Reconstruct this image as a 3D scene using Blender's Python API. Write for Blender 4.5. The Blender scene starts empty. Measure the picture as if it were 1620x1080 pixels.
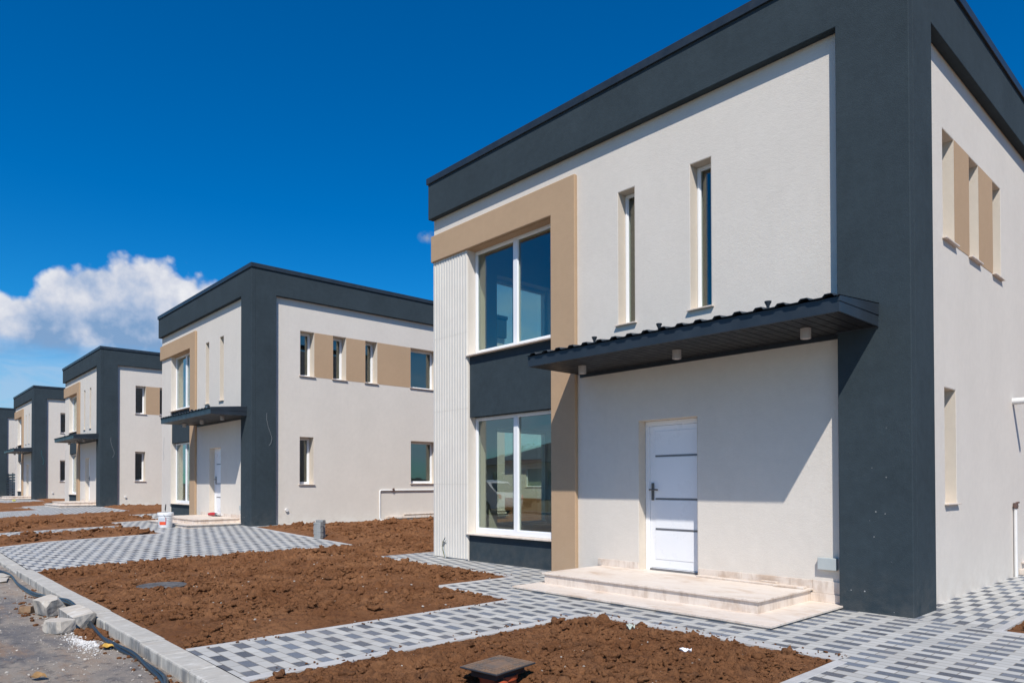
import bpy, bmesh, math, random
import numpy as np
from mathutils import Vector, Matrix
random.seed(7)
rng = np.random.default_rng(11)
S = bpy.context.scene
COL = S.collection
R = math.radians

# ------------------------------------------------------------------ node helpers
class NT:
    def __init__(s, tree):
        s.t = tree; s.n = tree.nodes; s.l = tree.links
    def node(s, typ, **kw):
        n = s.n.new(typ)
        for k, v in kw.items(): setattr(n, k, v)
        return n
    def put(s, sock, v):
        if hasattr(v, 'is_output') or isinstance(v, bpy.types.NodeSocket): s.l.new(v, sock)
        elif v is not None: sock.default_value = v
    def math(s, op, a, b=None, c=None, clamp=False):
        n = s.node('ShaderNodeMath', operation=op); n.use_clamp = clamp
        s.put(n.inputs[0], a)
        if b is not None: s.put(n.inputs[1], b)
        if c is not None: s.put(n.inputs[2], c)
        return n.outputs[0]
    def mix(s, f, a, b, mode='MIX'):
        n = s.node('ShaderNodeMix', data_type='RGBA', blend_type=mode)
        s.put(n.inputs[0], f); s.put(n.inputs[6], a); s.put(n.inputs[7], b)
        return n.outputs[2]
    def noise(s, vec, scale, detail=3, rough=.5, dist=0, out=0):
        n = s.node('ShaderNodeTexNoise'); s.put(n.inputs['Vector'], vec)
        n.inputs['Scale'].default_value = scale; n.inputs['Detail'].default_value = detail
        n.inputs['Roughness'].default_value = rough; n.inputs['Distortion'].default_value = dist
        return n.outputs[out]
    def ramp(s, f, pts):
        n = s.node('ShaderNodeValToRGB'); s.put(n.inputs[0], f)
        e = n.color_ramp.elements
        while len(e) < len(pts): e.new(.5)
        for el, (p, c) in zip(e, pts):
            el.position = p; el.color = c if len(c) == 4 else (*c, 1)
        return n.outputs[0]
    def maprange(s, v, a, b, c=0., d=1., smooth=False):
        n = s.node('ShaderNodeMapRange'); n.interpolation_type = 'SMOOTHSTEP' if smooth else 'LINEAR'
        s.put(n.inputs[0], v)
        for i, x in enumerate((a, b, c, d)): s.put(n.inputs[i+1], x)
        return n.outputs[0]
    def scalevec(s, v, sc):
        n = s.node('ShaderNodeMapping'); s.put(n.inputs[0], v); n.inputs['Scale'].default_value = sc
        return n.outputs[0]

def new_mat(name):
    m = bpy.data.materials.new(name); m.use_nodes = True
    t = NT(m.node_tree); b = m.node_tree.nodes['Principled BSDF']
    return m, t, b

def bump(t, b, h, strength=.4, dist=.01, normal=None):
    n = t.node('ShaderNodeBump'); t.put(n.inputs['Height'], h)
    n.inputs['Strength'].default_value = strength; n.inputs['Distance'].default_value = dist
    if normal is not None: t.put(n.inputs['Normal'], normal)
    t.l.new(n.outputs[0], b.inputs['Normal']); return n.outputs[0]

def objco(t): return t.node('ShaderNodeTexCoord').outputs['Object']
def worldpos(t): return t.node('ShaderNodeNewGeometry').outputs['Position']
def c4(c, k=1.): return (c[0]*k, c[1]*k, c[2]*k, 1)

def plaster(name, col, var=.06, bstr=.45, streak=0., specks=0., dust=.3):
    m, t, b = new_mat(name); p = objco(t)
    n1 = t.noise(p, 1.1, 5, .6); n2 = t.noise(p, 9, 5, .65)
    f = t.math('ADD', t.math('MULTIPLY', n1, .55), t.math('MULTIPLY', n2, .45))
    f = t.maprange(f, .32, .68)
    c = t.mix(f, c4(col, 1-var), c4(col, 1+var))
    if streak:
        st = t.noise(t.scalevec(p, (5, 5, .35)), 3, 4, .6)
        c = t.mix(t.maprange(st, .55, .8, 0, streak), c, c4(col, .8))
    # splash of dust near the foot of the wall
    z = t.node('ShaderNodeSeparateXYZ'); t.put(z.inputs[0], p)
    foot = t.math('MULTIPLY', t.maprange(z.outputs[2], .5, .0), t.maprange(t.noise(p, 5, 5, .7), .4, .75))
    c = t.mix(t.math('MULTIPLY', foot, dust), c, (.45, .36, .27, 1))
    if specks:
        v = t.node('ShaderNodeTexVoronoi'); t.put(v.inputs['Vector'], p); v.inputs['Scale'].default_value = 9
        vs = t.node('ShaderNodeSeparateColor'); t.l.new(v.outputs['Color'], vs.inputs[0])
        sp = t.math('MULTIPLY', t.math('LESS_THAN', v.outputs['Distance'], t.math('MULTIPLY', vs.outputs[0], .075)), t.math('GREATER_THAN', vs.outputs[1], .72))
        sp = t.math('MULTIPLY', sp, t.maprange(z.outputs[2], 2.1, .3))
        c = t.mix(t.math('MULTIPLY', sp, specks), c, (.5, .5, .48, 1))
    t.l.new(c, b.inputs['Base Color']); b.inputs['Roughness'].default_value = .88
    b.inputs['Specular IOR Level'].default_value = .12
    h = t.math('ADD', t.noise(p, 95, 4, .65), t.math('MULTIPLY', t.noise(p, 27, 3, .6), .6))
    bump(t, b, h, bstr, .011)
    return m

def simple(name, col, rough=.5, metal=0., var=.08, scale=6., bstr=0., bscale=60., spec=.5):
    m, t, b = new_mat(name); p = objco(t)
    f = t.maprange(t.noise(p, scale, 5, .6), .3, .7)
    t.l.new(t.mix(f, c4(col, 1-var), c4(col, 1+var)), b.inputs['Base Color'])
    dr = .08 if var > .045 else .015
    r = t.maprange(t.noise(p, scale*2, 4, .6), .3, .7, max(0, rough-dr), min(1, rough+dr))
    t.l.new(r, b.inputs['Roughness']); b.inputs['Metallic'].default_value = metal
    b.inputs['Specular IOR Level'].default_value = spec
    if bstr: bump(t, b, t.noise(p, bscale, 4, .6), bstr, .01)
    return m

M = {}
M['white'] = plaster('white_stucco', (.672, .62, .553), .05, .36, .14)
M['reveal'] = plaster('reveal_plaster', (.64, .57, .48), .05, .25)
M['dark'] = plaster('charcoal_stucco', (.039, .054, .064), .17, .34, .15, .8, .10)
M['tan'] = plaster('tan_stucco', (.455, .315, .20), .05, .3, .1)
M['metal'] = simple('charcoal_sheet_metal', (.024, .033, .044), .42, 0, .15, 4, spec=.4)
M['soffit'] = simple('black_soffit_metal', (.014, .015, .017), .5, 0, .1, 5, spec=.3)
M['flute'] = simple('fluted_cladding', (.67, .635, .575), .6, 0, .04, 2.5, .08, 30)
M['upvc'] = simple('white_upvc', (.80, .81, .82), .3, 0, .02, 3)
M['door'] = simple('white_door_paint', (.80, .81, .83), .28, 0, .02, 2)
M['grey_trim'] = simple('grey_inlay', (.17, .17, .18), .4, .3)
M['handle'] = simple('dark_handle_metal', (.16, .155, .15), .35, .7)
M['lamp'] = simple('lamp_housing', (.46, .42, .39), .5, 0, .04)
M['box'] = simple('box_plastic', (.42, .455, .45), .4, 0, .03)
M['pvc'] = simple('white_pvc', (.74, .73, .71), .35, 0, .04)
M['wire'] = simple('grey_wire_sheath', (.30, .31, .32), .5)
M['brass'] = simple('valve_metal', (.20, .13, .11), .4, .6)
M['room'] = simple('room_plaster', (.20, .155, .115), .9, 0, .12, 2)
M['rubber'] = simple('black_cable_rubber', (.018, .026, .034), .34, 0, .2, 9)
M['bitumen'] = simple('roof_felt', (.05, .05, .05), .9, 0, .2, 3)

def glass_mat():
    m, t, b = new_mat('window_glass'); t.n.remove(b)
    out = t.n['Material Output']
    tr = t.node('ShaderNodeBsdfTransparent'); tr.inputs[0].default_value = (.86, .91, .86, 1)
    gl = t.node('ShaderNodeBsdfGlossy'); gl.inputs[0].default_value = (.95, .95, .93, 1); gl.inputs['Roughness'].default_value = .004
    ge = t.node('ShaderNodeNewGeometry'); vm = t.node('ShaderNodeVectorMath', operation='DOT_PRODUCT')
    t.l.new(ge.outputs['Normal'], vm.inputs[0]); t.l.new(ge.outputs['Incoming'], vm.inputs[1])
    f = t.math('ADD', t.math('MULTIPLY', t.math('POWER', t.math('SUBTRACT', 1., t.math('ABSOLUTE', vm.outputs['Value'])), 4.), .85), .12, clamp=True)
    p = objco(t)
    bn = t.node('ShaderNodeBump'); t.put(bn.inputs['Height'], t.noise(p, 1.3, 2, .5)); bn.inputs['Strength'].default_value = .03; bn.inputs['Distance'].default_value = .05
    t.l.new(bn.outputs[0], gl.inputs['Normal'])
    mx = t.node('ShaderNodeMixShader'); t.put(mx.inputs[0], f)
    t.l.new(tr.outputs[0], mx.inputs[1]); t.l.new(gl.outputs[0], mx.inputs[2]); t.l.new(mx.outputs[0], out.inputs[0])
    return m
M['glass'] = glass_mat()

def marble():
    m, t, b = new_mat('cream_marble'); p = worldpos(t)
    w = t.noise(t.scalevec(p, (1, 3, 3)), 1.6, 6, .65, .6)
    c = t.mix(t.maprange(w, .35, .7), (.69, .59, .50, 1), (.74, .665, .59, 1))
    d = t.noise(t.scalevec(p, (.8, 1.6, 1)), 2.3, 6, .7, .3)
    c = t.mix(t.maprange(d, .50, .68, 0, .75), c, (.50, .36, .25, 1))
    r = t.noise(t.scalevec(p, (5, 5, 1.2)), 2.2, 5, .7)
    sz = t.node('ShaderNodeSeparateXYZ'); t.put(sz.inputs[0], t.node('ShaderNodeNewGeometry').outputs['Normal'])
    vert = t.maprange(t.math('ABSOLUTE', sz.outputs[2]), .7, .3)
    c = t.mix(t.math('MULTIPLY', t.maprange(r, .48, .66, 0, .6), t.math('ADD', t.math('MULTIPLY', vert, .75), .25)), c, (.45, .35, .27, 1))
    t.l.new(c, b.inputs['Base Color']); b.inputs['Roughness'].default_value = .55
    bump(t, b, t.noise(p, 40, 3, .6), .12, .004)
    return m
M['marble'] = marble()

BL, BH = .2047, .0965
def paver(name, rot):
    m, t, b = new_mat(name); p = worldpos(t)
    s = t.node('ShaderNodeSeparateXYZ'); t.put(s.inputs[0], p)
    X, Y = (s.outputs[0], s.outputs[1]) if not rot else (s.outputs[1], s.outputs[0])
    x0, y0 = (-2.965, -3.079) if not rot else (.30, .355)
    rr = t.math('DIVIDE', t.math('SUBTRACT', Y, y0), BH)
    r = t.math('FLOOR', rr)
    par = t.math('FLOORED_MODULO', r, 2.)
    u = t.math('ADD', t.math('ADD', t.math('DIVIDE', t.math('SUBTRACT', X, x0), BL), .5), t.math('MULTIPLY', par, 1.5))
    i = t.math('FLOOR', u)
    fu = t.math('FRACT', u); fv = t.math('FRACT', rr)
    dark = t.math('LESS_THAN', t.math('FLOORED_MODULO', i, 3.), .5)
    cx = t.node('ShaderNodeCombineXYZ'); t.put(cx.inputs[0], i); t.put(cx.inputs[1], r)
    wn = t.node('ShaderNodeTexWhiteNoise'); wn.noise_dimensions = '2D'; t.l.new(cx.outputs[0], wn.inputs['Vector'])
    rnd = wn.outputs['Value']
    du = t.math('MULTIPLY', t.math('MINIMUM', fu, t.math('SUBTRACT', 1., fu)), BL)
    dv = t.math('MULTIPLY', t.math('MINIMUM', fv, t.math('SUBTRACT', 1., fv)), BH)
    dj = t.math('MINIMUM', du, dv)
    light = t.mix(rnd, (.385, .38, .36, 1), (.49, .485, .46, 1))
    dk = t.mix(rnd, (.068, .077, .095, 1), (.155, .18, .22, 1))
    c = t.mix(dark, light, dk)
    g = t.noise(p, 85, 4, .7)
    c = t.mix(t.maprange(g, .45, .75, 0, .22), c, (.55, .54, .52, 1))
    dust = t.math('MULTIPLY', t.maprange(t.noise(p, 1.4, 5, .65), .45, .75), t.maprange(t.noise(p, 22, 4, .7), .3, .7))
    c = t.mix(t.math('MULTIPLY', dust, .28), c, (.42, .34, .26, 1))
    joint = t.maprange(dj, .0020, .0058, 1, 0)
    c = t.mix(t.math('MULTIPLY', joint, .85), c, (.20, .18, .15, 1))
    t.l.new(c, b.inputs['Base Color'])
    b.inputs['Roughness'].default_value = .7; b.inputs['Specular IOR Level'].default_value = .2
    h = t.math('ADD', t.math('MULTIPLY', t.maprange(dj, 0, .006), 1.), t.math('MULTIPLY', g, .25))
    h = t.math('ADD', h, t.math('MULTIPLY', rnd, .5))
    bump(t, b, h, .5, .004)
    return m
M['paver'] = paver('two_tone_pavers', False)
M['paver_side'] = paver('two_tone_pavers_turned', True)
M['edging'] = simple('concrete_edging', (.44, .43, .415), .8, 0, .12, 3, .3, 70)
M['brick_grey'] = simple('grey_paving_brick', (.27, .275, .27), .8, 0, .15, 9, .4, 80)

def soil():
    m, t, b = new_mat('brown_soil'); p = worldpos(t)
    n = t.noise(p, 1.3, 6, .65); f = t.noise(p, 17, 6, .7); q = t.noise(p, 70, 4, .7)
    c = t.mix(t.maprange(n, .35, .65), (.205, .088, .038, 1), (.315, .150, .070, 1))
    c = t.mix(t.maprange(f, .48, .66, 0, .75), c, (.105, .047, .024, 1))
    c = t.mix(t.maprange(t.noise(p, 4.2, 5, .7), .56, .68, 0, .5), c, (.10, .055, .035, 1))
    c = t.mix(t.maprange(f, .42, .25, 0, .55), c, (.30, .15, .065, 1))
    c = t.mix(t.maprange(q, .62, .72, 0, .35), c, (.36, .20, .10, 1))
    v = t.node('ShaderNodeTexVoronoi'); t.put(v.inputs['Vector'], p); v.inputs['Scale'].default_value = 16
    vs = t.node('ShaderNodeSeparateColor'); t.l.new(v.outputs['Color'], vs.inputs[0])
    sp = t.math('MULTIPLY', t.math('LESS_THAN', v.outputs['Distance'], .13), t.math('GREATER_THAN', vs.outputs[1], .93))
    c = t.mix(sp, c, (.5, .42, .34, 1))
    t.l.new(c, b.inputs['Base Color']); b.inputs['Roughness'].default_value = .95; b.inputs['Specular IOR Level'].default_value = .1
    h = t.math('ADD', t.noise(p, 55, 6, .75), t.math('MULTIPLY', q, .4))
    bump(t, b, h, 1., .034)
    return m
M['soil'] = soil()

def asphalt():
    m, t, b = new_mat('dusty_asphalt'); p = worldpos(t)
    g = t.noise(p, 240, 3, .7); n = t.noise(t.scalevec(p, (.7, 1.3, 1)), 1.1, 6, .68, .4); w = t.noise(t.scalevec(p, (.5, 2.2, 1)), 2.1, 6, .7)
    c = t.mix(t.maprange(g, .3, .7), (.075, .074, .080, 1), (.16, .155, .16, 1))
    c = t.mix(t.maprange(n, .45, .55, 0, .8), c, (.35, .295, .235, 1))
    c = t.mix(t.maprange(w, .50, .62, 0, .7), c, (.28, .17, .10, 1))
    s = t.node('ShaderNodeSeparateXYZ'); t.put(s.inputs[0], p)
    edge = t.math('MULTIPLY', t.maprange(s.outputs[1], -6.9, -6.15), t.maprange(t.noise(p, 3.2, 5, .65), .28, .55))
    c = t.mix(t.math('MULTIPLY', edge, .8), c, (.36, .30, .24, 1))
    q = t.noise(p, 9, 5, .72)
    c = t.mix(t.maprange(q, .54, .64, 0, .65), c, (.06, .056, .06, 1))
    v = t.node('ShaderNodeTexVoronoi'); t.put(v.inputs['Vector'], p); v.inputs['Scale'].default_value = 30
    vs = t.node('ShaderNodeSeparateColor'); t.l.new(v.outputs['Color'], vs.inputs[0])
    sp = t.math('MULTIPLY', t.math('LESS_THAN', v.outputs['Distance'], .16), t.math('GREATER_THAN', vs.outputs[0], .9))
    c = t.mix(t.math('MULTIPLY', sp, .8), c, (.5, .47, .43, 1))
    t.l.new(c, b.inputs['Base Color']); b.inputs['Roughness'].default_value = .85
    bump(t, b, t.math('ADD', g, t.math('MULTIPLY', t.noise(p, 40, 4, .7), 1.)), .8, .012)
    return m
M['asphalt'] = asphalt()

def concrete(name='kerb_concrete', col=(.43, .41, .37)):
    m, t, b = new_mat(name); p = worldpos(t)
    n = t.noise(p, 3.5, 6, .65); v = t.noise(t.scalevec(p, (3.2, 3, 1.3)), 1.5, 5, .65, .5)
    c = t.mix(t.maprange(n, .3, .7), c4(col, .88), c4(col, 1.1))
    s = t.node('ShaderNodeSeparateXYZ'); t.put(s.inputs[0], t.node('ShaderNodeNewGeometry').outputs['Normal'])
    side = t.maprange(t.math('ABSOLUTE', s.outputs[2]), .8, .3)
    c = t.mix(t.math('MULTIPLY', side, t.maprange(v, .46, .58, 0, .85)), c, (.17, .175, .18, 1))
    st = t.noise(t.scalevec(p, (14, 5, 3)), 1.4, 5, .6, .6)
    c = t.mix(t.maprange(st, .52, .66, 0, .55), c, (.60, .585, .55, 1))
    c = t.mix(t.maprange(t.noise(t.scalevec(p, (7, .8, 1)), 3, 4, .6), .54, .66, 0, .45), c, (.30, .285, .26, 1))
    c = t.mix(t.maprange(t.noise(t.scalevec(p, (3, 1, 1)), 2.2, 5, .6), .52, .7, 0, .5), c, (.42, .37, .31, 1))
    t.l.new(c, b.inputs['Base Color']); b.inputs['Roughness'].default_value = .9; b.inputs['Specular IOR Level'].default_value = .15
    bump(t, b, t.noise(p, 60, 5, .7), .35, .006)
    return m
M['kerb'] = concrete()
M['rubble'] = concrete('broken_concrete', (.47, .425, .365))

# ------------------------------------------------------------------ mesh helpers
class MB:
    def __init__(s): s.b = bmesh.new()
    def face(s, pts):
        return s.b.faces.new([s.b.verts.new(p) for p in pts])
    def box(s, x0, x1, y0, y1, z0, z1, mat=None):
        v = [s.b.verts.new(p) for p in ((x0,y0,z0),(x1,y0,z0),(x1,y1,z0),(x0,y1,z0),(x0,y0,z1),(x1,y0,z1),(x1,y1,z1),(x0,y1,z1))]
        for f in ((0,3,2,1),(4,5,6,7),(0,1,5,4),(1,2,6,5),(2,3,7,6),(3,0,4,7)): s.b.faces.new([v[i] for i in f])
        if mat is not None:
            for q in v: q.co = mat @ q.co
        return s
    def tube(s, pts, r, n=10, cap=True):
        pts = [Vector(p) for p in pts]; rings = []
        rs = r if isinstance(r, (list, tuple)) else [r]*len(pts)
        ref = None
        for i, p in enumerate(pts):
            d = (pts[min(i+1, len(pts)-1)]-pts[max(i-1, 0)]).normalized()
            if ref is None:
                ref = Vector((0,0,1)) if abs(d.z) < .9 else Vector((1,0,0))
            a = d.cross(ref)
            if a.length < 1e-4: a = d.cross(Vector((0,1,0)))
            a.normalize(); bb = d.cross(a).normalized(); ref = (-bb) if False else ref
            rings.append([s.b.verts.new(p + (a*math.cos(2*math.pi*k/n)+bb*math.sin(2*math.pi*k/n))*rs[i]) for k in range(n)])
        for A, B in zip(rings, rings[1:]):
            for k in range(n): s.b.faces.new((A[k], A[(k+1)%n], B[(k+1)%n], B[k]))
        if cap:
            s.b.faces.new(rings[0][::-1]); s.b.faces.new(rings[-1])
        return s
    def lathe(s, prof, n=28, c=(0,0,0)):
        rings = [[s.b.verts.new((c[0]+r*math.cos(2*math.pi*k/n), c[1]+r*math.sin(2*math.pi*k/n), c[2]+z)) for k in range(n)] for r, z in prof]
        for A, B in zip(rings, rings[1:]):
            for k in range(n): s.b.faces.new((A[k], A[(k+1)%n], B[(k+1)%n], B[k]))
        s.b.faces.new(rings[0][::-1]); s.b.faces.new(rings[-1]); return s
    def panel(s, u0, u1, v0, v1, holes, T, P, gone=()):
        """solid plate with rectangular openings; P(u, v, w) -> xyz, w from 0 (front) to T"""
        us = sorted({u0, u1, *[h[0] for h in holes], *[h[1] for h in holes], *[h[0] for h in gone], *[h[1] for h in gone]})
        vs = sorted({v0, v1, *[h[2] for h in holes], *[h[3] for h in holes], *[h[2] for h in gone], *[h[3] for h in gone]})
        us = [u for u in us if u0-1e-6 <= u <= u1+1e-6]; vs = [v for v in vs if v0-1e-6 <= v <= v1+1e-6]
        def solid(i, j):
            if not (0 <= i < len(us)-1 and 0 <= j < len(vs)-1): return False
            a, c = (us[i]+us[i+1])/2, (vs[j]+vs[j+1])/2
            return not any(h[0] < a < h[1] and h[2] < c < h[3] for h in [*holes, *gone])
        cache = {}
        def V(i, j, w):
            if (i, j, w) not in cache: cache[(i, j, w)] = s.b.verts.new(P(us[i], vs[j], w))
            return cache[(i, j, w)]
        for i in range(len(us)-1):
            for j in range(len(vs)-1):
                if not solid(i, j): continue
                s.b.faces.new((V(i,j,0), V(i+1,j,0), V(i+1,j+1,0), V(i,j+1,0)))
                s.b.faces.new((V(i,j,T), V(i,j+1,T), V(i+1,j+1,T), V(i+1,j,T)))
                if not solid(i-1, j): s.b.faces.new((V(i,j,0), V(i,j+1,0), V(i,j+1,T), V(i,j,T)))
                if not solid(i+1, j): s.b.faces.new((V(i+1,j,0), V(i+1,j,T), V(i+1,j+1,T), V(i+1,j+1,0)))
                if not solid(i, j-1): s.b.faces.new((V(i,j,0), V(i,j,T), V(i+1,j,T), V(i+1,j,0)))
                if not solid(i, j+1): s.b.faces.new((V(i,j+1,0), V(i+1,j+1,0), V(i+1,j+1,T), V(i,j+1,T)))
        return s
    def build(s, name, mat, parent=None, bevel=0., smooth=False, loc=None, seg=2):
        me = bpy.data.meshes.new(name)
        bmesh.ops.recalc_face_normals(s.b, faces=s.b.faces[:])
        s.b.to_mesh(me); s.b.free()
        me.materials.append(mat)
        o = bpy.data.objects.new(name, me); COL.objects.link(o)
        if parent is not None: o.parent = parent
        if loc is not None: o.location = loc
        if smooth:
            for p in me.polygons: p.use_smooth = True
            try: me.set_sharp_from_angle(angle=R(40))
            except Exception: pass
        if bevel:
            md = o.modifiers.new('bevel', 'BEVEL'); md.width = bevel; md.segments = seg; md.limit_method = 'ANGLE'; md.angle_limit = R(35)
        return o

def tag(o, label=None, cat=None, group=None, kind=None):
    if label: o['label'] = label
    if cat: o['category'] = cat
    if group: o['group'] = group
    if kind: o['kind'] = kind
    return o
def empty(name, loc, rz=0.):
    o = bpy.data.objects.new(name, None); COL.objects.link(o)
    o.location = loc; o.rotation_euler.z = rz; o.empty_display_size = .2
    return o

# ------------------------------------------------------------------ lie of the land
HX = [0., -15.892, -32.175, -49.003, -65.8]
HY = [0., -.185, -.248, -.275, -.30]
HZ = [0., .232, .390, .440, .46]
def Hh(x): return np.interp(x, [-80, -66, -49, -32, -15.5, -10.5, -8, 60], [.46, .46, .44, .39, .232, .08, 0, 0])
def Hs(x): return np.interp(x, [-80, -49, -32, -15.5, -10.5, 60], [.26, .25, .20, .07, 0, 0])
def gz(x, y):
    k = np.clip((np.asarray(y, float)+5.8)/5.8, 0, 1)
    a = Hs(x); return a+(Hh(x)-a)*k
def gzf(x, y): return float(gz(x, y))

# ------------------------------------------------------------------ houses
XL, XPL, D = -8.027, -8.05, 9.0
DD, CW, CS = .116, .722, .685
HP, HB = 7.0, 6.232
XTL, XTI, XTR, TT = -8.04, -4.937, -4.434, .065
ZTT, ZTB = 5.93, 5.444
XW = -7.02
WT = .40
def PF(u, v, w): return (u, w, v)              # front wall (y = 0)
def PS(u, v, w): return (-w, u, v)             # right side wall (x = 0)
def PL(u, v, w): return (XL+w, u, v)           # left side wall
def PB(u, v, w): return (u, D-w, v)            # back wall
SIDE_W = [(1.31,1.736,4.14,5.405), (2.32,2.745,4.14,5.405), (3.385,3.80,4.14,5.405), (5.01,6.03,4.14,5.405), (1.30,1.719,1.10,2.43), (5.02,6.03,1.12,2.46)]
LEFT_W = [(1.21,2.80,3.62,5.39), (1.21,2.80,.50,2.44)]
N_W = [(-3.669,-3.377,3.55,5.424), (-2.495,-2.188,3.55,5.424)]
DOOR = (-3.329,-2.408,.16,2.192)
BIG = [(XW,XTI,3.585,ZTB), (XW,XTI,.47,2.505)]

def window(parent, P, rect, depth, muls=(), fr=.06, sill=True, bot=None):
    bot = bot or fr
    u0, u1, v0, v1 = rect
    e = .004
    cuts = [u0, *muls, u1]; g = []
    for a, b_ in zip(cuts, cuts[1:]):
        g.append((a+(fr if a == u0 else .05), b_-(fr if b_ == u1 else .05), v0+bot, v1-fr))
    m = MB(); m.panel(u0+e, u1-e, v0+e, v1-e, g, .075, lambda u, v, w: P(u, v, depth+w))
    w = m.build('window', M['upvc'], parent, .006)
    for q in g:
        mm = MB(); mm.panel(q[0]-.01, q[1]+.01, q[2]-.01, q[3]+.01, [], .012, lambda u, v, w_: P(u, v, depth+.035+w_))
        mm.build('pane', M['glass'], w)
        # glazing bead
        mm = MB(); mm.panel(q[0], q[1], q[2], q[3], [(q[0]+.014, q[1]-.014, q[2]+.014, q[3]-.014)], .012, lambda u, v, w_: P(u, v, depth+.014+w_))
        mm.build('glazing_bead', M['upvc'], w)
    if sill:
        ms = MB()
        ms.panel(u0-.035, u1+.035, v0-.014, v0+.004, [], .045, lambda u, v, w_: P(u, v, w_-.045))
        ms.panel(u0+.001, u1-.001, v0-.014, v0+.004, [], depth, lambda u, v, w_: P(u, v, w_+.0002))
        ms.build('sill', M['marble'], w, .003)
    return w

def build_house(k, label, fluted):
    h = empty('terraced_house', (HX[k], HY[k], HZ[k]))
    h.name = 'detached_house' if k == 0 else 'detached_house'
    tag(h, label, 'house', 'row of matching two-storey houses')
    side_w = SIDE_W if k else [(a+.28, b_+.28, c, d) if a > 5 else (a, b_, c, d) for a, b_, c, d in SIDE_W]
    # outer walls, hollow, with the real openings
    m = MB()
    m.panel(XL, 0, -.4, HP-.25, [*N_W, DOOR], WT, PF, gone=[(XW, XTI, -.4, ZTB)])
    m.panel(WT, D, -.4, HP-.25, side_w, WT, PS)
    m.panel(WT, D, -.4, HP-.25, LEFT_W, WT, PL)
    m.panel(XL+WT, -WT, -.4, HP-.25, [], WT, PB)
    m.build('wall', M['white'], h, .007)
    # recess with dark panels above and below the big panes
    m = MB(); m.panel(XW+.001, XTI-.001, 2.505, 3.570, [], WT-.05, lambda u, v, w: (u, .035+w, v)); m.build('spandrel_panel', M['dark'], h); m = MB(); m.panel(XW+.001, XTI-.001, -.4, .455, [], WT-.03, lambda u, v, w: (u, .02+w, v))
    m.build('spandrel_panel', M['dark'], h)
    # dark parapet and corner column in one sweep
    m = MB()
    m.panel(XPL, DD, -.4, HP-.03, [], DD-.001, lambda u, v, w: (u, -DD+w, v), gone=[(XPL, DD-CW, -.4, HB)])
    m.panel(-.001, D, -.4, HP-.03, [], DD-.001, lambda u, v, w: (DD-w, u, v), gone=[(CS-DD, D, -.4, HB)])
    m.build('parapet', M['dark'], h, .008)
    m = MB()
    z0, z1, o = HP-.115, HP, .028
    m.box(XPL-o, DD+o, -DD-o, .30, z0, z1); m.box(DD-.41, DD+o, .30, D+.03, z0, z1); m.box(XPL-o, XPL+.38, .30, D+.03, z0, z1); m.box(XPL+.38, DD-.41, D-.35, D+.03, z0, z1)
    m.build('coping', M['metal'], h, .006)
    m = MB(); m.box(XL+.02, -.02, .02, D-.02, 6.55, 6.70); m.build('roof', M['bitumen'], h)
    # tan surround
    m = MB(); m.panel(XTL, XTR, -.4, ZTT, [], TT-.001, lambda u, v, w: (u, -TT+w, v), gone=[(XTL, XTI, -.4, ZTB)])
    m.panel(XTI, XTI+.03, -.4, ZTB, [], .19, lambda u, v, w: (u, w, v)) if False else None
    m.build('window_surround', M['tan'], h, .012)
    # tan lining of the big recess: soffit
    m = MB(); m.box(XW+.002, XTI-.002, .0, .17, ZTB-.003, ZTB+.02); m.build('recess_lining', M['tan'], h)
    # tan band between the side windows
    m = MB(); m.panel(1.736, 5.01 if k else 3.385, 4.14, 5.405, side_w[1:3] if k else side_w[1:2], .0035, lambda u, v, w: (.0035-w, u, v))
    m.build('wall_band', M['tan'], h)
    # reveals of plaster in the openings
    for (a, b_, c, d) in N_W: m = MB(); m.panel(a-.0, b_+.0, c, d, [(a+.003, b_-.003, c+.003, d-.003)], .155, lambda u, v, w: (u, w+.003, v)); m.build('window_reveal', M['reveal'], h)
    a, b_, c, d = DOOR; m = MB()
    m.panel(a, b_, c, d, [(a+.003, b_-.003, c-.1, d-.003)], .145, lambda u, v, w: (u, w+.003, v)); m.build('door_reveal', M['reveal'], h)
    for (a, b_, c, d) in side_w: m = MB(); m.panel(a, b_, c, d, [(a+.003, b_-.003, c+.003, d-.003)], .25, lambda u, v, w: (-w-.003, u, v)); m.build('window_reveal', M['reveal'], h)
    if fluted:
        m = MB(); n = 13; x0, x1 = XL+.004, XW-.004; p = (x1-x0)/n; prof = []
        for i in range(n):
            a = x0+i*p
            prof += [(a, -.004), (a+p*.18, -.026), (a+p*.82, -.026), (a+p*.99, -.004)]
        prof.append((x1, -.004))
        for (za, zb) in ((.02, 1.33), (1.333, 2.66), (2.663, 4.0), (4.003, ZTB-.002)):
            for (xa, ya), (xb, yb) in zip(prof, prof[1:]):
                m.face([(xa,ya,za),(xb,yb,za),(xb,yb,zb),(xa,ya,zb)])
            m.face([(x, y, zb) for x, y in prof]+[(x1, .002, zb), (x0, .002, zb)])
            m.face([(x0,.002,za),(x0,-.004,za),(x0,-.004,zb),(x0,.002,zb)])
        m.build('fluted_cladding', M['flute'], h)
    for P_, L_ in ((PF, N_W), (PS, side_w)):  # added liner boards; their dark colour stands in for unlit inner reveals
        for (a, b_, c, d) in L_:
            w0 = .24 if P_ is PF else .335
            m = MB(); m.panel(a+.0005, b_-.0005, c+.0005, d-.0005, [(a+.012, b_-.012, c+.012, d-.012)], .402-w0, lambda u, v, w: P_(u, v, w0+w)); m.build('reveal_shade_liner', M['room'], h)
    # windows
    for q in BIG:
        window(h, PF, q, .16, muls=(-5.972,), fr=.05, sill=False, bot=.09)
        ms = MB(); ms.box(XW-.02, XTI-.002, -.05, .163, q[2]-.018, q[2]+.004); ms.build('sill', M['marble'], h, .003)
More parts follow.
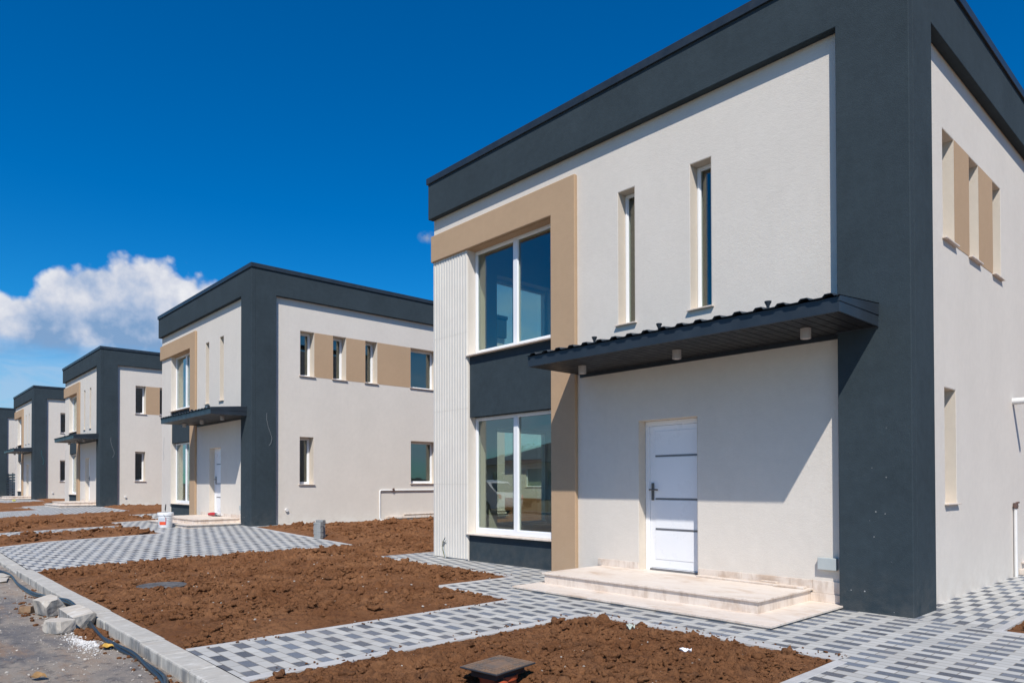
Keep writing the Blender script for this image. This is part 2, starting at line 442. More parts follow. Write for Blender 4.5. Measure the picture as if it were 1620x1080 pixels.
    for q in N_W: window(h, PF, q, .158, fr=.04)
    for q in side_w: window(h, PS, q, .255, fr=.06)
    for q in LEFT_W: window(h, PL, q, .1, muls=(1.94,), fr=.06)
    # rooms behind the glass
    m = MB()
    m.box(-4.72, -4.60, WT+.002, 4.6, -.1, 6.54); m.box(XL+WT+.002, -4.722, 4.602, 4.72, -.1, 6.54)
    m.box(-4.598, -WT-.002, 2.9, 3.0, -.1, 6.54) if False else m.box(-4.598, -2.0, 4.602, 4.72, -.1, 6.54)
    m.build('partition_wall', M['room'], h)
    m = MB(); m.box(XL+WT+.002, -WT-.002, WT+.002, D-WT-.002, -.2, .16); m.build('floor', M['room'], h); m = MB(); m.box(XL+WT+.002, -WT-.002, WT+.002, D-WT-.002, 2.85, 3.12)
    m.build('floor', M['room'], h)
    # door
    a, b_, c, d = DOOR; y = .15
    m = MB(); m.panel(a+.004, b_-.004, c, d-.004, [(a+.07, b_-.07, c+.035, d-.07)], .08, lambda u, v, w: (u, y+w, v))
    dl = MB(); dl.box(a+.073, b_-.073, y+.012, y+.06, c+.040, d-.073)
    door = dl.build('door', M['door'], h, .003)
    m.build('door_frame', M['door'], door, .004)
    x0, x1 = a+.165, b_-.10
    m = MB(); zs = [c+.14, .72, 1.13, 1.71, d-.13]
    for za, zb in zip(zs, zs[1:]): m.box(x0, x1, y+.006, y+.02, za+.015, zb-.015)
    m.build('door_panel', M['door'], door, .003)
    m = MB()
    for zz in zs[1:-1]: m = MB(); m.box(x0, x1, y+.004, y+.02, zz-.0105, zz+.0105); m.build('inlay', M['grey_trim'], door)
    m = MB(); m.box(a+.075, b_-.075, y-.004, y+.05, c-.005, c+.030); m.build('threshold', M['grey_trim'], door)
    m = MB(); m.box(a+.102, a+.142, y-.004, y+.012, 1.11, 1.345)
    m.tube([(a+.122, y+.0, 1.255), (a+.122, y-.045, 1.255)], .011, 10); m.tube([(a+.095, y-.045, 1.255), (a+.20, y-.045, 1.255), (a+.235, y-.042, 1.253)], .0115, 10)
    m.tube([(a+.122, y, 1.17), (a+.122, y-.012, 1.17)], .014, 12)
    m.build('handle', M['handle'], door, .003)
    # canopy
    X0, X1, Y0 = -4.391, -.19, -1.063; zs, zf, zb = 2.945, 3.085, 3.175
    m = MB()
    m.box(X0, X1, Y0, Y0+.02, zs-.004, zf); m.box(X0, X0+.02, Y0+.02, -.001, zs-.004, zf); m.box(X1-.02, X1, Y0+.02, -DD+.004, zs-.004, zf-.035)
    # sloped upper cheek at both ends
    for xa, xb, yb in ((X0-.004, X0+.022, -.001), (X1-.022, X1+.006, -DD-.001)):
        zt = zf+(zb-zf)*(yb-Y0)/(0-Y0)
        A = [(Y0-.004, zf-.045), (yb, zf-.030), (yb, zt+.012), (Y0-.004, zf+.010)]
        va = [m.b.verts.new((xa, p, q)) for p, q in A]; vb = [m.b.verts.new((xb, p, q)) for p, q in A]
        m.b.faces.new(va); m.b.faces.new(vb[::-1])
        for i in range(4): m.b.faces.new((va[i], va[(i+1)%4], vb[(i+1)%4], vb[i]))
    m.box(X0+.02, X1-.001, -.03, -.001, zs-.05, zs+.02)
    m.box(-.62, X1+.004, -DD-.012, -DD+.002, zs-.012, zs+.02)
    can = m.build('canopy', M['metal'], h, .003)
    m = MB(); x = X0+.02
    while x < X1-.03:
        xe = min(x+.112, X1-.02); m.box(x+.004, xe-.004, Y0+.02, -.002, zs, zs+.02); m.box(xe-.004, xe+.004, Y0+.02, -.002, zs+.012, zs+.02); x += .112
    m.build('soffit', M['soffit'], can, .003)
    m = MB(); prof = []; x = X0-.01; pitch = .2345; r = .026
    while x < X1:
        prof += [(x, 0), (x+.075, 0), (x+.10, r), (x+.165, r), (x+.19, 0)]; x += pitch
    prof = [(min(px, X1+.008), pz) for px, pz in prof]+[(X1+.008, 0)]
    pa, pb = (Y0-.035, zf+.004), (-.004, zb+.01)
    for th in (0, .006):
        vv = [[m.b.verts.new((px, yy, zz+pz+th)) for px, pz in prof] for yy, zz in (pa, pb)]
        if th: up = vv
        else: lo = vv
        for i in range(len(prof)-1):
            if prof[i+1][0]-prof[i][0] > 1e-6: m.b.faces.new((vv[0][i], vv[0][i+1], vv[1][i+1], vv[1][i]))
    for i in range(len(prof)-1):
        if prof[i+1][0]-prof[i][0] > 1e-6: m.b.faces.new((lo[0][i], lo[0][i+1], up[0][i+1], up[0][i]))
    m.build('roof_sheet', M['metal'], can)
    for px in (-3.846, -2.325, -.744):
        m = MB(); m.lathe([(.0, zs-.108), (.036, zs-.108), (.038, zs-.10), (.050, zs-.10), (.051, zs-.107), (.053, zs-.105), (.053, zs+.004)], 24, (px, -.56, 0))
        m.build('spotlight', M['lamp'], can, smooth=True)
    for px in (-3.403, -2.394, -1.022):
        zc = zf+(zb-zf)*.25+.03
        m = MB(); m.lathe([(.014, zc), (.016, zc+.05), (.034, zc+.085), (.036, zc+.10), (.02, zc+.10)], 14, (px, -.82, 0)); m.build('vent_cap', M['metal'], can, smooth=True)
    # entrance step
    st = MB(); st.box(-3.945, -.96, -1.205, -.001, -.3, .156); stp = st.build('entrance_step', M['marble'], h, .003)
    m = MB(); m.box(-3.973, -.9326, -1.2288, -.002, .156, .176); m.build('upper_tread', M['marble'], stp, .003)
    ly, lz = (-1.675, .038) if k == 0 else (-1.52, .057)
    m = MB(); m.box(-4.0587, -3.945, ly, -.002, lz-.02, lz); m.box(-3.945, -.96, ly, -1.205, lz-.02, lz); m.box(-.96, -.5688, ly, -.002, lz-.02, lz); m.build('lower_tread', M['marble'], stp, .002)
    m = MB(); m.box(-4.03, -.60, ly+.025, -1.21, -.3, lz-.0202); m.box(-.955, -.60, -1.209, -.004, -.3, lz-.0202); m.build('lower_riser', M['marble'], stp)
    for xa, xb in ((-4.05, -3.335), (-2.40, -1.8), (-1.797, -1.2), (-1.197, -.94)): m = MB(); m.box(xa, xb, -.014, -.001, .1765, .268); m.build('skirting', M['marble'], stp, .002)
    m = MB(); m.box(-.937, -.62, -.016, -.001, .132, .268); m.build('skirting', M['marble'], stp, .002)
    m = MB(); m.box(-.958, -.61, -.03, -.001, lz+.001, .130); m.build('skirting', M['marble'], stp, .002)
    # small service box
    m = MB(); m.box(-.868, -.662, -.055, -.001, .392, .525); m.build('junction_box', M['box'], h, .008, seg=3)
    # pipes on the side wall
    m = MB(); zz = .915 if k else 1.0
    m.tube([(.03, 3.872, .06), (.03, 3.872, zz-.04), (.03, 3.885, zz-.01), (.03, 3.915, zz), (.03, 8.6, zz+.005)] if k else [(.03, 4.30, .0), (.03, 4.30, zz)], .022, 12)
    if k: m.tube([(.03, 3.872, .07), (.05, 3.90, .0), (.09, 4.0, .02)], .024, 12)
    pipe = m.build('drain_pipe', M['pvc'], h, smooth=True)
    m = MB(); vy = 4.35 if k else 4.30
    m.tube([(.035, vy, zz-.03), (.035, vy, zz+.05)], .03, 12); m.tube([(.035, vy, zz+.05), (.08, vy, zz+.06)], .012, 8); m.tube([(.035, vy-.04, zz+.005), (.035, vy+.04, zz+.005)], .026, 10); m.build('valve', M['brass'], pipe, smooth=True)
    m = MB(); m.tube([(-.02, 4.354, 2.50), (.40, 4.354, 2.505)], .048, 18, True) if k == 0 else m.tube([(-.02, .911, .40), (.05, .911, .395)], .045, 16)
    m.build('spout', M['pvc'], h, smooth=True)
    m = MB(); m.box(.0005, .10, 4.10 if k else 4.62, D, .05 if k else -.02, .115 if k else .075); m.build('plinth', M['marble'], h, .004); m = MB(); m.box(.0005, .05, 4.75, D, .155, .178); m.build('plinth', M['marble'], h, .004)
    # loose cable ends
    if k == 0:
        for j, (cm, off) in enumerate(((M['rubber'], 0), (M['pvc'], .02), (simple('yellow_wire', (.35, .33, .04), .5), -.015), (simple('grey_wire', (.35, .38, .40), .5), .035))):
            m = MB(); m.tube([(-7.66+off, -.02, .37-.1*j*.3), (-7.68+off, -.05, .30), (-7.70+off*.5, -.055, .2), (-7.66+off*.6, -.05, .1), (-7.63+off*.3, -.045, .0)], .0085, 6)
            m.build('cable', cm, h, smooth=True)
    elif k < 4:
        m = MB(); m.tube([(DD+.004, .30, 3.02), (DD+.02, .29, 2.85), (DD+.03, .33, 2.65), (DD+.02, .39, 2.5), (DD+.04, .43, 2.35), (DD+.03, .41, 2.22), (DD+.02, .36, 2.15)], [.003, .004, .005][k-1], 6)
        m.build('cable', simple('teal_wire', (.03, .22, .26), .5) if k == 3 else M['wire'], h, smooth=True)
        m = MB(); m.tube([(-7.72, -.01, 2.75), (-7.70, -.03, 2.5), (-7.76, -.03, 2.3), (-7.70, -.03, 2.1), (-7.76, -.02, 1.95)], .004, 6); m.build('cable', M['wire'], h, smooth=True)
    return h

LABELS = [
 'large two-storey white house with charcoal parapet and ribbed white corner cladding, nearest on the right',
 'white and charcoal two-storey house with a bucket beside its front step, second in the row',
 'mid-distance two-storey house just behind the house with the bucket, third in the row',
 'small distant two-storey house with charcoal corner beside the slatted dark fence, fourth in the row',
 'farthest house of the row, only a strip of charcoal corner and white wall showing']
for k in range(5): build_house(k, LABELS[k], k == 0)

# ------------------------------------------------------------------ ground sheets
def dip(x, y): return .045*max(0., min(1., (-4.9-y)/.9)) if any(X+.25 < x < X+5.45 for X in HX) else 0.
def sheet(name, rects, mat, zoff=0., step=1.0, kind='structure'):
    m = MB()
    for x0, x1, y0, y1 in rects:
        nx = max(1, int(math.ceil((x1-x0)/step))); ny = max(1, int(math.ceil((y1-y0)/step)))
        xs = np.linspace(x0, x1, nx+1); ys = np.linspace(y0, y1, ny+1)
        V = [[m.b.verts.new((x, y, gzf(x, y)+zoff-dip(x, y))) for y in ys] for x in xs]
        for i in range(nx):
            for j in range(ny): m.b.faces.new((V[i][j], V[i+1][j], V[i+1][j+1], V[i][j+1]))
    o = m.build(name, mat); tag(o, kind=kind); return o

PAV, PAVS, EDG = [], [], []
for k in range(5):
    X, Y = HX[k], HY[k]
    far = k > 0
    PAV += [(X-8.58, X-4.88, Y-.86, Y+.02), (X-4.88, X+.45, Y-2.22, Y-.15), (X-4.88, X, Y-.15, Y+.02), (X-3.45, X-2.22, -5.83, Y-2.22), *([(X+.45, X+5.4, Y-2.22, Y-.15)] if far else [(X+.45, X+.80, Y-2.22, Y-.15), (X+.80, X+5.4, Y-2.22, Y-.27)]), (X+.30, X+5.4, -5.83, Y-2.22)]
    PAVS += [(X-8.58, X-8.0, Y+.02, Y+9), (X+.0, X+(.80 if not far else .34), Y-.15, Y+9)]
    EDG += [(X-3.46, X-3.40, -5.83, Y-2.27), (X-2.30, X-2.20, -5.83, Y-2.33), (X+.29, X+.37, -5.83, Y-2.33), (X-2.20, X+.29, Y-2.33, Y-2.22), (X-4.90, X-3.46, Y-2.27, Y-2.20), (X-4.92, X-4.84, Y-2.20, Y-.90), (X-8.60, X-4.92, Y-.90, Y-.84), (X+5.34, X+5.42, -5.83, Y-.15)]
    if not far: EDG += [(.80, .87, -.19, 9.), (.80, 5.4, -.28, -.19)]
    else: EDG += [(X+.30, X+5.4, Y-.2, Y-.12)]
sheet('paving', PAV, M['paver'], 0.)
sheet('side_paving', PAVS, M['paver_side'], .0)
m = MB()
for x0, x1, y0, y1 in EDG:
    horiz = x1-x0 > y1-y0; L = (x1-x0) if horiz else (y1-y0); n = max(1, int(round(L/.5)))
    for i in range(n):
        a, b_ = i*L/n+.002, (i+1)*L/n-.002
        xa, xb, ya, yb = (x0+a, x0+b_, y0, y1) if horiz else (x0, x1, y0+a, y0+b_)
        vt = [m.b.verts.new((x, y, gzf(x, y)-dip(x, y)+.006+random.uniform(-.002, .003))) for x, y in ((xa, ya), (xb, ya), (xb, yb), (xa, yb))]
        vb = [m.b.verts.new((v.co.x, v.co.y, v.co.z-.2)) for v in vt]
        m.b.faces.new(vt)
        for q in range(4): m.b.faces.new((vt[q], vb[q], vb[(q+1) % 4], vt[(q+1) % 4]))
tag(m.build('paving_edge', M['edging'], bevel=.004), kind='structure')
sheet('verge', [(-90, 30, -5.83, 60)], M['soil'], -.10, 3.0)
m = MB()
xs = np.linspace(-120, 60, 61)
for a, b_ in zip(xs, xs[1:]):
    za, zb = float(Hs(a))-.1, float(Hs(b_))-.1
    m.face([(a, -13.2, za), (b_, -13.2, zb), (b_, -5.99, zb), (a, -5.99, za)])
tag(m.build('road', M['asphalt']), kind='structure')
m = MB(); m.face([(-4000, -4000, -.42), (4000, -4000, -.42), (4000, 4000, -.42), (-4000, 4000, -.42)])
M['field'] = simple('dry_field', (.16, .13, .06), .95, 0, .3, .05)
tag(m.build('ground', M['field']), kind='structure')
# kerb of separate stones, lowered across the driveways
m = MB(); x = 14.0
while x > -95:
    L = .62 if x > -16 else 1.0; xa = x-L+.003
    c = (x+xa)/2
    drop = any(HX[k]+.2 < c < HX[k]+4.95 for k in range(1, 5)) or (.4 < c < 5.4)
    zt = float(Hs(c))+random.uniform(-.004, .004) - (.048 if drop else -.004)
    j = random.uniform(-.006, .006)
    nseg = 4
    m.box(xa, x, -6.035+j, -5.83+j*.3, zt-.5, zt)
    x -= L
tag(m.build('kerb', M['kerb'], bevel=.014, seg=2), kind='structure')
m = MB(); m.box(-120, 60, -13.45, -13.2, -.4, .12); tag(m.build('opposite_kerb', M['kerb']), kind='structure')
m = MB(); m.face([(-120, -60, .1), (60, -60, .1), (60, -13.45, .1), (-120, -13.45, .1)]); tag(m.build('opposite_verge', M['field']), kind='structure')
m = MB(); n = 120; ring = []
for i in range(n):
    a = 2*math.pi*i/n; hh = 10+9*math.sin(3*a+1)+5*math.sin(7*a)+3*math.sin(17*a+2)
    ring.append([(760*math.cos(a), 760*math.sin(a), -1), (1000*math.cos(a), 1000*math.sin(a), max(3, hh)), (1500*math.cos(a), 1500*math.sin(a), -1)])
for i in range(n):
    A, B = ring[i], ring[(i+1) % n]
    for q in range(2): m.face([A[q], B[q], B[q+1], A[q+1]])
M['hill'] = simple('far_hill', (.07, .085, .07), .95, 0, .25, .01)
tag(m.build('hills', M['hill'], smooth=True), kind='structure')

# ------------------------------------------------------------------ soil heightfield
def hash2(ix, iy, s):
    h = (ix.astype(np.int64)*374761393+iy.astype(np.int64)*668265263+s*1274126177) & 0xffffffff
    h = ((h ^ (h >> 13))*1274126177) & 0xffffffff
    return ((h ^ (h >> 16)) & 0xffff)/65535.
def vnoise(x, y, s=0):
    ix, iy = np.floor(x), np.floor(y); fx, fy = x-ix, y-iy
    fx = fx*fx*fx*(fx*(fx*6-15)+10); fy = fy*fy*fy*(fy*(fy*6-15)+10)
    a, b_, c, d = hash2(ix, iy, s), hash2(ix+1, iy, s), hash2(ix, iy+1, s), hash2(ix+1, iy+1, s)
    return (a*(1-fx)+b_*fx)*(1-fy)+(c*(1-fx)+d*fx)*fy
def fbm(x, y, f, o, s=0, g=.5):
    r = 0; a = 1.; t = 0
    for i in range(o):
        r = r+a*vnoise(x*f+i*17.3, y*f-i*9.1, s+i); t += a; a *= g; f *= 2.07
    return r/t
HARD = [(x0, x1, y0, y1) for x0, x1, y0, y1 in PAV+PAVS+EDG]+[(HX[k]+XL, HX[k], HY[k], HY[k]+D) for k in range(5)]+[(-200, 100, -8, -5.82)]
def hard_dist(x, y):
    d = np.full(x.shape, 9.)
    for x0, x1, y0, y1 in HARD:
        dx = np.maximum(np.maximum(x0-x, x-x1), 0); dy = np.maximum(np.maximum(y0-y, y-y1), 0)
        d = np.minimum(d, np.hypot(dx, dy))
    return d
NC = 80000
CX = rng.uniform(-36, 6, NC); CY = rng.uniform(-5.9, 9, NC); CR = .013*(1-rng.random(NC))**-.52; CR = np.where(CR > .085, .02+.03*rng.random(NC), CR)
CE = rng.uniform(.55, 1.0, NC); CA = rng.uniform(0, math.pi, NC); CH = CR*rng.uniform(.45, .95, NC)
NEARPIT = lambda x, y: np.hypot(x+7.2, y+4.94) < .36
CR = np.where(NEARPIT(CX, CY) & (np.arange(NC) % 7 > 0), 0., CR)
PITS = [(-7.2, -4.94, .52, .0), (-1.0, -4.6, .36, .02), (-.80, -4.84, .40, -.12)]
def soil_height(x, y):
    d = hard_dist(x, y)
    k = np.clip(d/.45, 0, 1); k = k*k*(3-2*k)
    n = fbm(x, y, 1.3, 3, 3); r = np.abs(2*fbm(x, y, 4.5, 3, 9)-1); q = fbm(x, y, 42, 2, 21)
    r2 = np.abs(2*fbm(x, y, 12, 3, 33)-1); r3 = np.abs(2*fbm(x, y, 26, 2, 43)-1)
    rough = np.clip(fbm(x, y, .9, 3, 61)*3-1.0, .25, 1.3)
    h = -.008+k*(.045+.08*(n-.45))+(.3+.7*k)*rough*(.036*(r-.2)+.042*(r2-.2)+.034*(r3-.2)+.022*(q-.5)+.012*(np.abs(2*fbm(x, y, 60, 2, 91)-1)-.2))
    for cx_, cy_, rr_, dep in PITS:
        g_ = np.clip(1-np.hypot(x-cx_, y-cy_)/rr_, 0, 1); g_ = np.minimum(g_*2.2, 1)
        h = h*(1-g_)+dep*g_
    return h, k
def soil_patch(x0, x1, y0, y1, res):
    nx, ny = int((x1-x0)/res)+1, int((y1-y0)/res)+1
    xs = np.linspace(x0, x1, nx); ys = np.linspace(y0, y1, ny)
    X, Y = np.meshgrid(xs, ys, indexing='ij')
    H, K = soil_height(X, Y)
    sx, sy = (x1-x0)/(nx-1), (y1-y0)/(ny-1)
    sel = np.where((CX > x0-.2) & (CX < x1+.2) & (CY > y0-.2) & (CY < y1+.2) & (CR > res*1.0))[0]
    wob = fbm(X, Y, 18, 2, 55)
    B0 = H.copy()
    for i in sel:
        r = CR[i]; a = max(0, int((CX[i]-r*1.3-x0)/sx)); b_ = min(nx, int((CX[i]+r*1.3-x0)/sx)+2); c = max(0, int((CY[i]-r*1.3-y0)/sy)); e = min(ny, int((CY[i]+r*1.3-y0)/sy)+2)
        if b_ <= a or e <= c: continue
        dx, dy = X[a:b_, c:e]-CX[i], Y[a:b_, c:e]-CY[i]
        ca, sa = math.cos(CA[i]), math.sin(CA[i])
        q = ((dx*ca+dy*sa)**2+((dy*ca-dx*sa)/CE[i])**2)/r**2
        q = q*(.7+.9*wob[a:b_, c:e])
        cap = np.where(q < 1, (1-np.clip(q, 0, 1)**1.6)*CH[i]*1.1*(.75+.6*wob[a:b_, c:e]), -9)
        H[a:b_, c:e] = np.maximum(H[a:b_, c:e], B0[a:b_, c:e]+cap*(.35+.65*K[a:b_, c:e]))
    Z = gz(X, Y)+H
    hd = hard_dist(X, Y)
    keep = hd > -1
    inside = hd <= 1e-9
    verts = np.stack([X, Y, np.where(inside, gz(X, Y)-.03, Z)], -1).reshape(-1, 3)
    idx = np.arange(nx*ny).reshape(nx, ny)
    q = np.stack([idx[:-1, :-1], idx[1:, :-1], idx[1:, 1:], idx[:-1, 1:]], -1).reshape(-1, 4)
    ins = inside.reshape(-1)
    q = q[~ins[q].all(1)]
    return verts, q
def soil_object(name, patches):
    V, Q, o = [], [], 0
    for p in patches:
        v, q = soil_patch(*p); V.append(v); Q.append(q+o); o += len(v)
    V = np.concatenate(V); Q = np.concatenate(Q)
    me = bpy.data.meshes.new(name)
    me.vertices.add(len(V)); me.vertices.foreach_set('co', V.astype(np.float32).ravel())
    me.loops.add(len(Q)*4); me.loops.foreach_set('vertex_index', Q.astype(np.int32).ravel())
    me.polygons.add(len(Q)); me.polygons.foreach_set('loop_start', (np.arange(len(Q))*4).astype(np.int32)); me.polygons.foreach_set('loop_total', np.full(len(Q), 4, np.int32))
    me.update(calc_edges=True); me.validate()
    me.polygons.foreach_set('use_smooth', np.ones(len(Q), bool))
    me.materials.append(M['soil'])
    ob = bpy.data.objects.new(name, me); COL.objects.link(ob); tag(ob, kind='structure'); return ob
soil_object('soil', [(-2.25, .40, -5.86, -2.2, .0095)])
soil_object('soil', [(-10.6, -3.40, -5.86, -2.18, .018), (-10.6, -4.85, -2.18, -.82, .022), (-10.6, -8.5, -.82, 3.2, .03)])
soil_object('soil', [(-15.9, -10.6, -.35, 6.5, .05), (-10.6, -8.5, 3.2, 9, .06)])
soil_object('soil', [(.84, 3.0, -.22, 1.6, .014)])
soil_object('soil', [(-18.3, -15.3, -5.86, -2.2, .05), (-27., -19.2, -5.86, -.8, .06)])
soil_object('soil', [(-32.4, -24.3, -.9, 6, .05), (-34.6, -31.7, -5.86, -2.2, .06), (-44, -35.4, -5.86, -.8, .07), (-49, -41, -.9, 5, .08), (-62, -50, -5.86, -.9, .12)])

def soil_z(x, y):
    h, k = soil_height(np.array([x]), np.array([y])); return gzf(x, y)+float(h[0])
def lump(mb, c, r, sub=2, rough=.3, flat=.75, seed=0):
    mt = Matrix.Translation(c) @ Matrix.Rotation(random.uniform(0, 6.28), 4, 'Z') @ Matrix.Diagonal((r*random.uniform(.8, 1.3), r*random.uniform(.7, 1.1), r*flat*random.uniform(.7, 1.1), 1))
    res = bmesh.ops.create_icosphere(mb.b, subdivisions=sub, radius=1.)
    off = [random.uniform(0, 90) for _ in range(3)]
    from mathutils import noise
    for v in res['verts']:
        p = v.co.copy(); s = 1+rough*(noise.noise(p*1.3+Vector(off))*1.2+noise.noise(p*3.1+Vector(off))*.6)
        v.co = mt @ (p*s)
# clods: a library of rough lumps, scattered as one mesh
LIB = []
for q in range(36):
    mb = MB(); lump(mb, (0, 0, 0), 1., 3 if q % 2 else 2, .85, .8)
    mb.b.verts.ensure_lookup_table(); mb.b.verts.index_update()
    LIB.append((np.array([v.co[:] for v in mb.b.verts]), np.array([[v.index for v in f.verts] for f in mb.b.faces]))); mb.b.free()
CV, CF, CO = [], [], 0
def add_clod(x, y, z, r, big):
    global CO
    v, f = LIB[random.randrange(18)*2+(1 if big else 0)]
    a = random.uniform(0, 6.28); c_, s_ = math.cos(a)*r, math.sin(a)*r
    w = np.stack([v[:, 0]*c_-v[:, 1]*s_+x, v[:, 0]*s_+v[:, 1]*c_+y, v[:, 2]*r*random.uniform(.7, 1.1)+z], 1)
    CV.append(w); CF.append(f+CO); CO += len(w)
for (x0, x1, y0, y1, n, rm, cap) in ((-2.2, .33, -5.8, -2.36, 5200, .0075, .045), (-10.4, -3.5, -5.8, -2.3, 9000, .010, .05), (-10.4, -5, -2.2, -.95, 2400, .012, .05), (-10.4, -8.7, -.8, 3, 900, .013, .05), (-15.4, -10.6, 0., 5, 1500, .018, .08), (.88, 2.5, -.18, 1.2, 420, .011, .05), (-24, -19.4, -5.7, -.95, 700, .022, .09), (-18.2, -15.7, -5.7, -2.4, 300, .022, .09)):
    xs, ys = rng.uniform(x0, x1, n), rng.uniform(y0, y1, n)
    d = hard_dist(xs, ys); hh, _ = soil_height(xs, ys); g0 = gz(xs, ys); dens = fbm(xs, ys, 1.6, 3, 77)
    for x, y, dd, h0, gg, de in zip(xs, ys, d, hh, g0, dens):
        r = min(rm*(1-random.random())**-.42, cap)
        if NEARPIT(x, y) and random.random() < .85: continue
        if dd < r*.7 or de < random.uniform(.25, .6): continue
        add_clod(x, y, gg+h0+r*random.uniform(.0, .45), r, r > .022)
for _ in range(260):
    s_ = random.random()
    if s_ < .35: x, y = random.choice([-3.44+random.uniform(-.05, .14), -2.24+random.uniform(-.14, .06)]), random.uniform(-5.7, -2.4)
    elif s_ < .7: x, y = random.uniform(-2.2, .3), -2.3+random.uniform(-.06, .16)
    else: x, y = random.uniform(-8.4, -5.), -.87+random.uniform(-.05, .12)
    r = random.uniform(.003, .011); add_clod(x, y, gzf(x, y)+.006+r*.4, r, False)
V = np.concatenate(CV); Q = np.concatenate(CF)
me = bpy.data.meshes.new('soil_clods'); me.vertices.add(len(V)); me.vertices.foreach_set('co', V.astype(np.float32).ravel())
me.loops.add(len(Q)*3); me.loops.foreach_set('vertex_index', Q.astype(np.int32).ravel())
me.polygons.add(len(Q)); me.polygons.foreach_set('loop_start', (np.arange(len(Q))*3).astype(np.int32)); me.polygons.foreach_set('loop_total', np.full(len(Q), 3, np.int32))
me.update(calc_edges=True); me.validate(); me.polygons.foreach_set('use_smooth', np.ones(len(Q), bool)); me.materials.append(M['soil'])
tag_o = bpy.data.objects.new('soil_clods', me); COL.objects.link(tag_o); tag(tag_o, kind='stuff')

# ------------------------------------------------------------------ loose things
def rot_box(mb, c, size, rz, tilt=(0, 0)):
    mt = Matrix.Translation(c) @ Matrix.Rotation(rz, 4, 'Z') @ Matrix.Rotation(tilt[0], 4, 'X') @ Matrix.Rotation(tilt[1], 4, 'Y')
    sx, sy, sz = size; mb.box(-sx/2, sx/2, -sy/2, sy/2, -sz/2, sz/2, mt)
# round manhole cover sunk in the soil
z = soil_z(-7.2, -4.94)
m = MB(); m.lathe([(.30, -.08), (.30, .03), (.285, .038), (.27, .036), (.26, .03), (.20, .03), (.195, .035), (.12, .035), (.115, .03), (.03, .031)], 40)
M['cover'] = simple('dusty_plastic_cover', (.10, .095, .09), .55, 0, .5, 8, .3, 40)
o = m.build('manhole_cover', M['cover'], loc=(-7.2, -4.94, gzf(-7.2, -4.94)+.008), smooth=True)
tag(o, 'round dusty grey inspection cover sunk in the brown soil beyond the path', 'cover')
# square inspection chamber with orange pipe
ch = empty('inspection_chamber', (-1.01, -4.595, gzf(-1, -4.6)-.062), R(8))
tag(ch, 'square black inspection cover on an orange pipe in the near soil bed', 'drain cover')
M['plastic'] = simple('black_plastic', (.03, .03, .032), .4, 0, .3, 7)
def dusty():
    m_, t, b = new_mat('dusty_black_cover'); p = objco(t)
    f = t.maprange(t.noise(p, 6, 6, .7), .32, .55)
    t.l.new(t.mix(f, (.095, .09, .085, 1), (.215, .135, .085, 1)), b.inputs['Base Color']); b.inputs['Roughness'].default_value = .6
    bump(t, b, t.noise(p, 90, 3, .6), .4, .004); return m_
m = MB(); m.box(-.165, .165, -.205, .205, .173, .185)
lid = m.build('cover', M['plastic'], ch, .006)
m = MB()
for i in range(11):
    for j in range(11):
        q = -.14+i*.028; w = -.18+j*.036; rr = max(abs(i-5), abs(j-5))
        if rr >= 3: m.box(q-.012, q+.012, w-.012, w+.012, .185, .189)
m.box(-.158, .158, -.198, .198, .1835, .1862); m.build('grip_pattern', dusty(), lid)
m = MB(); m.box(-.11, .11, -.15, .15, .120, .172); m.build('frame', M['plastic'], ch, .004)
M['orange'] = simple('orange_drain_pipe', (.42, .085, .035), .4, 0, .12, 6)
m = MB(); m.lathe([(.125, -.3), (.125, .10), (.135, .10), (.135, .129)], 32); m.build('riser_pipe', M['orange'], ch, smooth=True)
m = MB(); m.tube([(.02, -.02, .07), (.24, -.22, .05)], .062, 20); m.build('inlet_pipe', M['orange'], ch, smooth=True)
# stack of paving bricks, two columns
bx, by = -12.10, -.30
cnt = 0
for col_ in range(2):
    for lv in range(9 if col_ == 0 else 8):
        m = MB(); m.box(-.1, .1, -.05, .05, 0, .0445)
        o = m.build('paving_brick', M['brick_grey'], bevel=.004)
        o.rotation_euler.z = R(random.uniform(-4, 4)+22)
        o.location = (bx+(0 if col_ == 0 else .10)+random.uniform(-.005, .005), by+(.10 if col_ == 0 else 0)+random.uniform(-.005, .005), gzf(bx, by)+.002+lv*.0452)
        tag(o, 'grey concrete paving brick in the small stack at the driveway corner', 'brick', 'stacked grey paving bricks')
# white bucket and trowel beside the second house
bxx, byy = -17.45, -1.93; bz = gzf(bxx, byy)
bk = empty('bucket', (bxx, byy, bz+.002)); bk.scale = (1.1, 1.1, 1.08); tag(bk, 'white plastic paint bucket with red label beside the front step', 'bucket')
m = MB(); m.lathe([(.145, 0), (.150, .01), (.168, .30), (.180, .30), (.182, .345), (.174, .372), (.165, .372), (.162, .30), (.14, .29)], 36)
m.build('body', M['upvc'], bk, smooth=True)
def label_patch(a0, a1, z0, z1, col, name):
    mm = MB(); n = 10
    for i in range(n):
        a, b_ = a0+(a1-a0)*i/n, a0+(a1-a0)*(i+1)/n
        f = lambda t_, zz: ((.1505+(.018*zz/.3)+.0015)*math.cos(t_), (.1505+(.018*zz/.3)+.0015)*math.sin(t_), zz)
        mm.face([f(a, z0), f(b_, z0), f(b_, z1), f(a, z1)])
    return mm.build(name, simple(name+'_print', col, .4), bk, smooth=True)
cam_a = math.atan2(-7.7-byy, 2.55-bxx)
label_patch(cam_a-.95, cam_a+.05, .07, .15, (.75, .10, .04), 'red_print'); label_patch(cam_a-.95, cam_a-.1, .16, .24, (.55, .60, .66), 'grey_print'); label_patch(cam_a-.02, cam_a+.10, .08, .25, (.45, .12, .16), 'dark_print')
